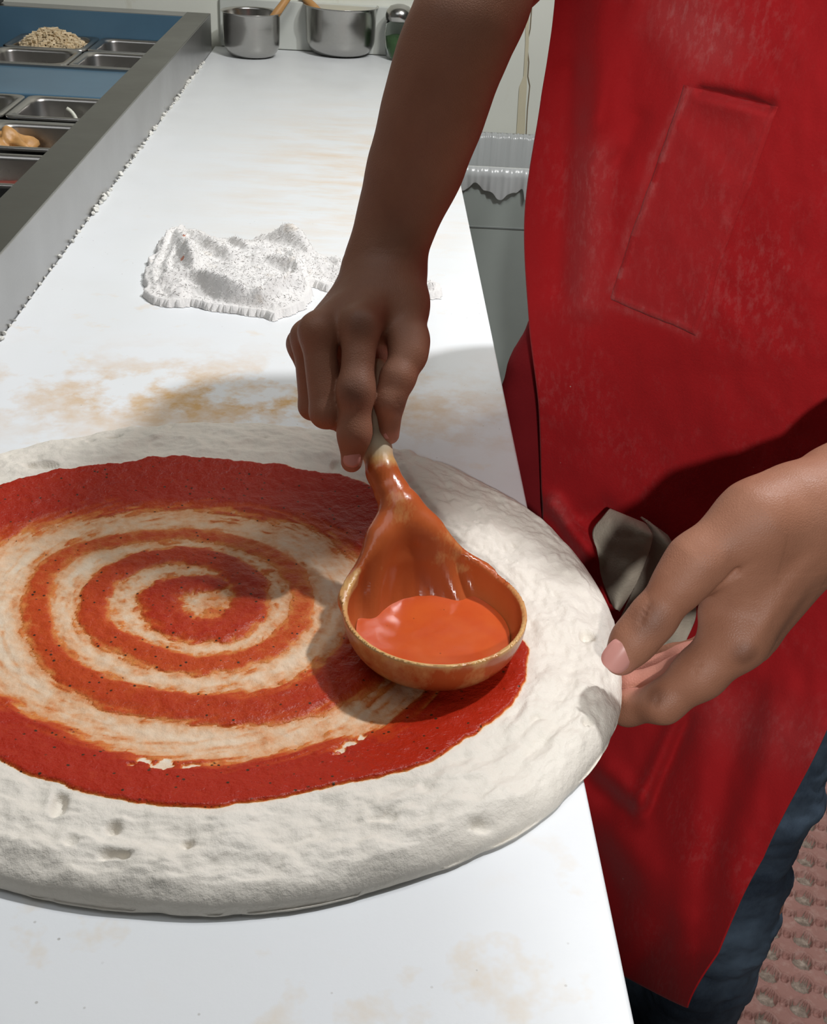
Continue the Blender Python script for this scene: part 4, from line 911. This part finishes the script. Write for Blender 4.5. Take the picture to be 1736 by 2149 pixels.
# ---- shirt, jeans, hair, shoes, eyes
def clothes():
    f = torso_field((0.10, 0.74, 0.60), (0.66, 1.30, 1.46), 0.006, infl=0.010, head=False, arms=False, legs=False)
    pp = [PY(1150, 680, 1.13), PY(1118, 775, 1.125), PY(1092, 860, 1.115), PY(1098, 960, 1.095), PY(1128, 1060, 1.075), PY(1180, 1180, 1.05), PY(1215, 1290, 1.03)]
    for a, b in zip(pp[:-1], pp[1:]): f.capsule(a, b, .020, .020, .03); f.capsule(a+np.array([.05, .03, 0]), b+np.array([.05, .03, 0]), .03, .03, .03); f.capsule(a+np.array([.025, .015, 0]), b+np.array([.025, .015, 0]), .025, .025, .03)
    f.capsule(SHR, SHR*0.55+PD(1100, -180, .862)*0.45, .064, .058, .03)
    for k_ in range(3): f.groove(PY(1075+22*k_, 790+15*k_, 1.12), PY(1090+20*k_, 1040, 1.08), .006, .004)
    V, F = f.mesh(); V = relax(V, F, 2); link('shirt', mesh_np('shirt', V, F), SHIRTM, PERSON)['label'] = 'dark red shirt bulging behind the apron edge'
    up = np.array([0, 0, 1.0]); g = Field((0.12, 0.80, 0.03), (0.66, 1.30, 1.02), 0.005)
    g.capsule(HIPC-LATD*0.075-FWD*.012, HIPC+LATD*0.075-FWD*.012, .106, .106, .05)
    for s_, kn, an in ((1, (0.450, 0.925, 0.50), (0.456, 0.935, 0.07)), (-1, (0.30, 1.06, 0.50), (0.362, 0.99, 0.07))):
        hp = HIPC+LATD*0.09*s_-up*0.03; kn = np.array(kn); an = np.array(an)
        g.capsule(hp-FWD*.012, kn, .094, .074, .04); g.capsule(kn, kn*.5+an*.5, .074, .070, .03); g.capsule(kn*.5+an*.5, an, .070, .062, .03)
    V, F = g.mesh(); V = relax(V, F, 3); N = g.grad(V)
    zz = V[:, 2]; a = np.arctan2(V[:, 1]-1.0, V[:, 0]-0.4); wr = fbm(zz*16+a*1.2, a*2.2-zz*5, 4, 3)+0.5*fbm(zz*40, a*4+zz*20, 3, 9)
    V = V+N*(0.011*wr)[:, None]
    link('jeans', mesh_np('jeans', V, F), DENIM, PERSON)['label'] = 'dark blue denim jeans below the apron'
    h = Field((0.08, 0.74, 1.58), (0.38, 1.04, 1.78), 0.005); Rm = np.stack([LATD, FWD, up]); h.ellipsoid(HEAD+up*0.012-FWD*0.012, (.081, .100, .116), .01, Rm)
    sl, G = h.region([h.lo, h.lo+h.v*h.n], 0); h.D = np.maximum(h.D, (HEAD[2]+0.035+((G[0]-HEAD[0])*FWD[0]+(G[1]-HEAD[1])*FWD[1])*0.45-G[2]).astype(np.float32)); V, F = h.mesh(); link('hair', mesh_np('hair', V, F), HAIRM, PERSON)
    for s_ in (-1, 1):
        c = HEAD+FWD*0.083+LATD*0.032*s_+up*0.012; lathe('eye', [(0.0001, -0.012)]+[(0.012*math.sin(t), -0.012*math.cos(t)) for t in np.linspace(0.2, 3.0, 10)]+[(0.0001, 0.012)], EYEM, PERSON, 20, c)
    for s_, an in ((1, (0.468, 0.945, 0.08)), (-1, (0.365, 1.00, 0.08))):
        an = np.array(an); q = Field((an[0]-.2, an[1]-.2, -.002), (an[0]+.2, an[1]+.2, .16), .006); q.capsule(an-up*0.02, an-up*0.035+FWD*0.15, .050, .040, .02); q.capsule(an-up*0.035-FWD*.02, an-up*0.045+FWD*0.15, .044, .040, .02)
        sl, G = q.region([q.lo, q.lo+q.v*q.n], 0); q.D = np.maximum(q.D, (0.002-G[2]).astype(np.float32)); V, F = q.mesh(); link('shoe', mesh_np('shoe', V, F), SHOEM, PERSON)
clothes()

# ---- apron: a hanging sheet that wraps the body
ROWS = [-330, -120, 0, 200, 450, 690, 850, 1050, 1250, 1500, 1800, 2000, 2115]
LPX = [1190, 1172, 1165, 1137, 1102, 1112, 1131, 1138, 1150, 1165, 1195, 1215, 1225]
RPX = [1960, 1950, 1940, 1930, 1910, 1890, 1870, 1850, 1815, 1748, 1603, 1508, 1443]
LY = [1.04, 1.05, 1.05, 1.05, 1.04, 1.035, 1.035, 1.03, 1.015, 0.99, 0.965, 0.945, 0.935]
MY = [0.96, .945, .935, .920, .905, .900, .905, .910, .905, .885, .855, .845, .835]
RY = [0.84, .83, .825, .820, .815, .815, .815, .820, .815, .800, .775, .755, .745]
def itp(a, y): 
    R_ = np.array(ROWS, float); A = np.array(a, float); t = np.interp(y, R_, np.arange(len(R_))); i = np.clip(t.astype(int), 0, len(R_)-2); u = t-i
    g = lambda k: A[np.clip(k, 0, len(R_)-1)]
    p0, p1, p2, p3 = g(i-1), g(i), g(i+1), g(i+2)
    return 0.5*(2*p1+(p2-p0)*u+(2*p0-5*p1+4*p2-p3)*u*u+(3*p1-p0-3*p2+p3)*u**3)
def segd(px, py, a, b):
    d = np.array(b, float)-np.array(a, float); t = np.clip(((px-a[0])*d[0]+(py-a[1])*d[1])/(d@d), 0, 1)
    q = np.hypot(px-a[0]-t*d[0], py-a[1]-t*d[1]); return q, t, np.sign((px-a[0])*d[1]-(py-a[1])*d[0])
def apron_Y(px, py):
    py = np.asarray(py, float); L, R_ = itp(LPX, py), itp(RPX, py); u = np.clip((px-L)/(R_-L), -0.05, 1.1)
    l, m, r = itp(LY, py), itp(MY, py), itp(RY, py)
    Y = l*(1-u)*(1-2*u)+4*m*u*(1-u)+r*u*(2*u-1)
    # soft vertical roll near the left edge, sag folds
    def fold(a, b, w_, amp):
        q, t, s = segd(px, py, a, b); return amp*np.exp(-(q/w_)**2)
    def step(a, b, w_, amp, fade=0.25):
        q, t, s = segd(px, py, a, b); e = np.minimum(t, 1-t); return amp*s*(q/w_)*np.exp(-(q/w_)**2)*sstep(0, fade, e)*2
    Y = Y-fold((1285, -300), (1252, 250), 34, .010)-fold((1252, 250), (1228, 640), 34, .010)+fold((1215, -260), (1196, 150), 34, .008)+fold((1196, 150), (1176, 600), 34, .010)
    Y = Y+fold((1340, 250), (1300, 330), 26, .006)-fold((1330, 0), (1270, 200), 26, .005)-fold((1300, 300), (1240, 350), 22, .004)
    Y = Y+step((1445, 1480), (1340, 1725), 20, .007, .15)+step((1215, 1590), (1370, 1730), 32, -.012, .3)+step((1225, 1700), (1370, 1920), 55, -.014, .4)+fold((1475, 190), (1615, 222), 13, .010)
    Y = Y+fold((1270, 1075), (1180, 1100), 30, .011)-fold((1160, 1060), (1245, 1170), 20, .018)
    Y = Y+fold((1400, 1950), (1340, 2020), 30, .006)-fold((1500, 1400), (1420, 1950), 45, .007)-fold((1640, 1450), (1530, 1850), 40, .006)+fold((1570, 1450), (1480, 1900), 36, .004)
    Y = Y+0.010*fbm(px/190.0, py/260.0, 4, 44)
    return Y
def sheet(PX, PY_, off=0.0):
    Yv = apron_Y(PX, PY_)-off; C = np.stack([(PX-CX)/FPX, -(PY_-CY)/FPX, -np.ones_like(PX)], -1) @ ROT.T
    return CAM+C*(Yv/C[..., 1])[..., None]
def make_apron():
    py = np.linspace(-330, 2115, 420)[:, None]; u = np.linspace(0, 1, 190)[None, :]
    hem = sstep(1800, 2115, py)
    PX = itp(LPX, py)+(itp(RPX, py)-itp(LPX, py))*u; PYY = py-hem*(1-u)**1.1*115+0*u
    PX = PX-hem*0*(1-u)
    V = sheet(PX, PYY)
    me = mesh_np('apron', V.reshape(-1, 3), gridfaces(*PX.shape))
    q1 = segd(PX, PYY, (1445, 60), (1370, 150))[0]; du = 0.5*np.exp(-(segd(PX, PYY, (1430, 30), (1490, 90))[0]/70)**2)+0.35*np.exp(-(segd(PX, PYY, (1250, 330), (1235, 640))[0]/35)**2)
    for a, b in (((1440, 190), (1372, 330)), ((1372, 330), (1280, 610)), ((1282, 640), (1460, 702)), ((1462, 700), (1510, 560))): du = du+0.30*np.exp(-(segd(PX, PYY, a, b)[0]/9)**2)
    du = du+0.5*np.exp(-(segd(PX, PYY, (1165, 1050), (1185, 1090))[0]/14)**2)+0.3*np.exp(-(segd(PX, PYY, (1520, 1300+200), (1700, 1560))[0]/60)**2)
    attr(me, 'dust', np.clip(du, 0, 1))
    o = link('apron', me, APRON, PERSON); o['label'] = 'red cotton apron dusted with flour'
    s = o.modifiers.new('thickness', 'SOLIDIFY'); s.thickness = 0.0016; s.offset = 0
    # chest pocket, open and sagging along its top edge
    n1, n2 = 120, 60; t = np.linspace(0, 1, n1)[:, None]; v = np.linspace(0, 1, n2)[None, :]
    tl, tr, br, bl_ = map(np.array, ((1438., 180.), (1632., 226.), (1462., 704.), (1280., 628.)))
    P = (tl*(1-v)[..., None]+tr*v[..., None])*(1-t)[..., None]+(bl_*(1-v)[..., None]+br*v[..., None])*t[..., None]
    P = P+np.stack([5*fbm(t*6+0*v, v*2, 3, 71), 4*fbm(t*3, v*5+0*t, 3, 72)], -1)*np.array([1.0, 1.0])
    lump = 0.0014+0.014*np.sin(np.pi*v)**1.5*np.exp(-(t/0.09)**2)+0.002*np.sin(np.pi*v)*np.sin(np.pi*np.clip(t, 0, 1))
    edge = np.minimum(np.minimum(v, 1-v)*1.0, (1-t)*2.3); lump = np.where(edge < 0.03, lump-0.0012*(1-edge/0.03), lump)
    lump = lump+0.0011*np.exp(-((edge-0.045)/0.012)**2)*(0.5+vnoise(P[..., 0]/14, P[..., 1]/14, 4))
    V = sheet(P[..., 0], P[..., 1], lump); me = mesh_np('pocket', V.reshape(-1, 3), gridfaces(n1, n2))
    du = 0.55*np.exp(-(v/0.07)**2)*(vnoise(P[..., 0]/22, P[..., 1]/22, 6) > 0.35)+0.5*np.exp(-((1-t)/0.04)**2)*vnoise(P[..., 0]/15, P[..., 1]/15, 5)+0.12
    attr(me, 'dust', np.clip(du+0*v*t, 0, 1)); pk = link('pocket', me, APRON, o)
    s = pk.modifiers.new('thickness', 'SOLIDIFY'); s.thickness = 0.0012; s.offset = 0
make_apron()

# ---- beige cloth tucked at the waist
def side_towel():
    e = empty('side_towel', tuple(PY(1330, 1150, .90))); tag(e, 'beige side towel tucked at the cook\'s waist beside the lower hand', 'towel')
    def flap(name, rows, yoff, seed):
        R_ = np.array(rows, float); n1, n2 = 60, 40; S = spline(R_, n1); v = np.linspace(0, 1, n2)[None, :]
        PX = S[:, 0:1]*(1-v)+S[:, 2:3]*v; PY_ = S[:, 1:2]*(1-v)+S[:, 3:4]*v; off = S[:, 4:5]+0.010*np.sin(np.pi*v)*1.0+0.006*fbm(PX/50, PY_/60, 3, seed)
        V = sheet(PX, PY_, off+yoff); me = mesh_np(name, V.reshape(-1, 3), gridfaces(n1, n2)); o = link(name, me, CLOTHM, e); s = o.modifiers.new('thickness', 'SOLIDIFY'); s.thickness = 0.003; s.offset = 0
        return o
    # rows: left px, left py, right px, right py, stand-off from the apron (m)
    flap('back_fold', [(1345, 1085, 1400, 1125, .012), (1362, 1105, 1415, 1150, .022), (1352, 1180, 1440, 1190, .018), (1320, 1260, 1462, 1280, .016), (1290, 1330, 1440, 1345, .016), (1285, 1365, 1425, 1370, .016)], 0.0, 3)
    flap('front_fold', [(1262, 1092, 1350, 1110, .020), (1280, 1070, 1352, 1100, .034), (1268, 1085, 1366, 1118, .046), (1246, 1116, 1368, 1134, .046), (1254, 1160, 1356, 1175, .042), (1268, 1220, 1330, 1232, .038), (1290, 1274, 1298, 1282, .036)], 0.0, 8)
side_towel()
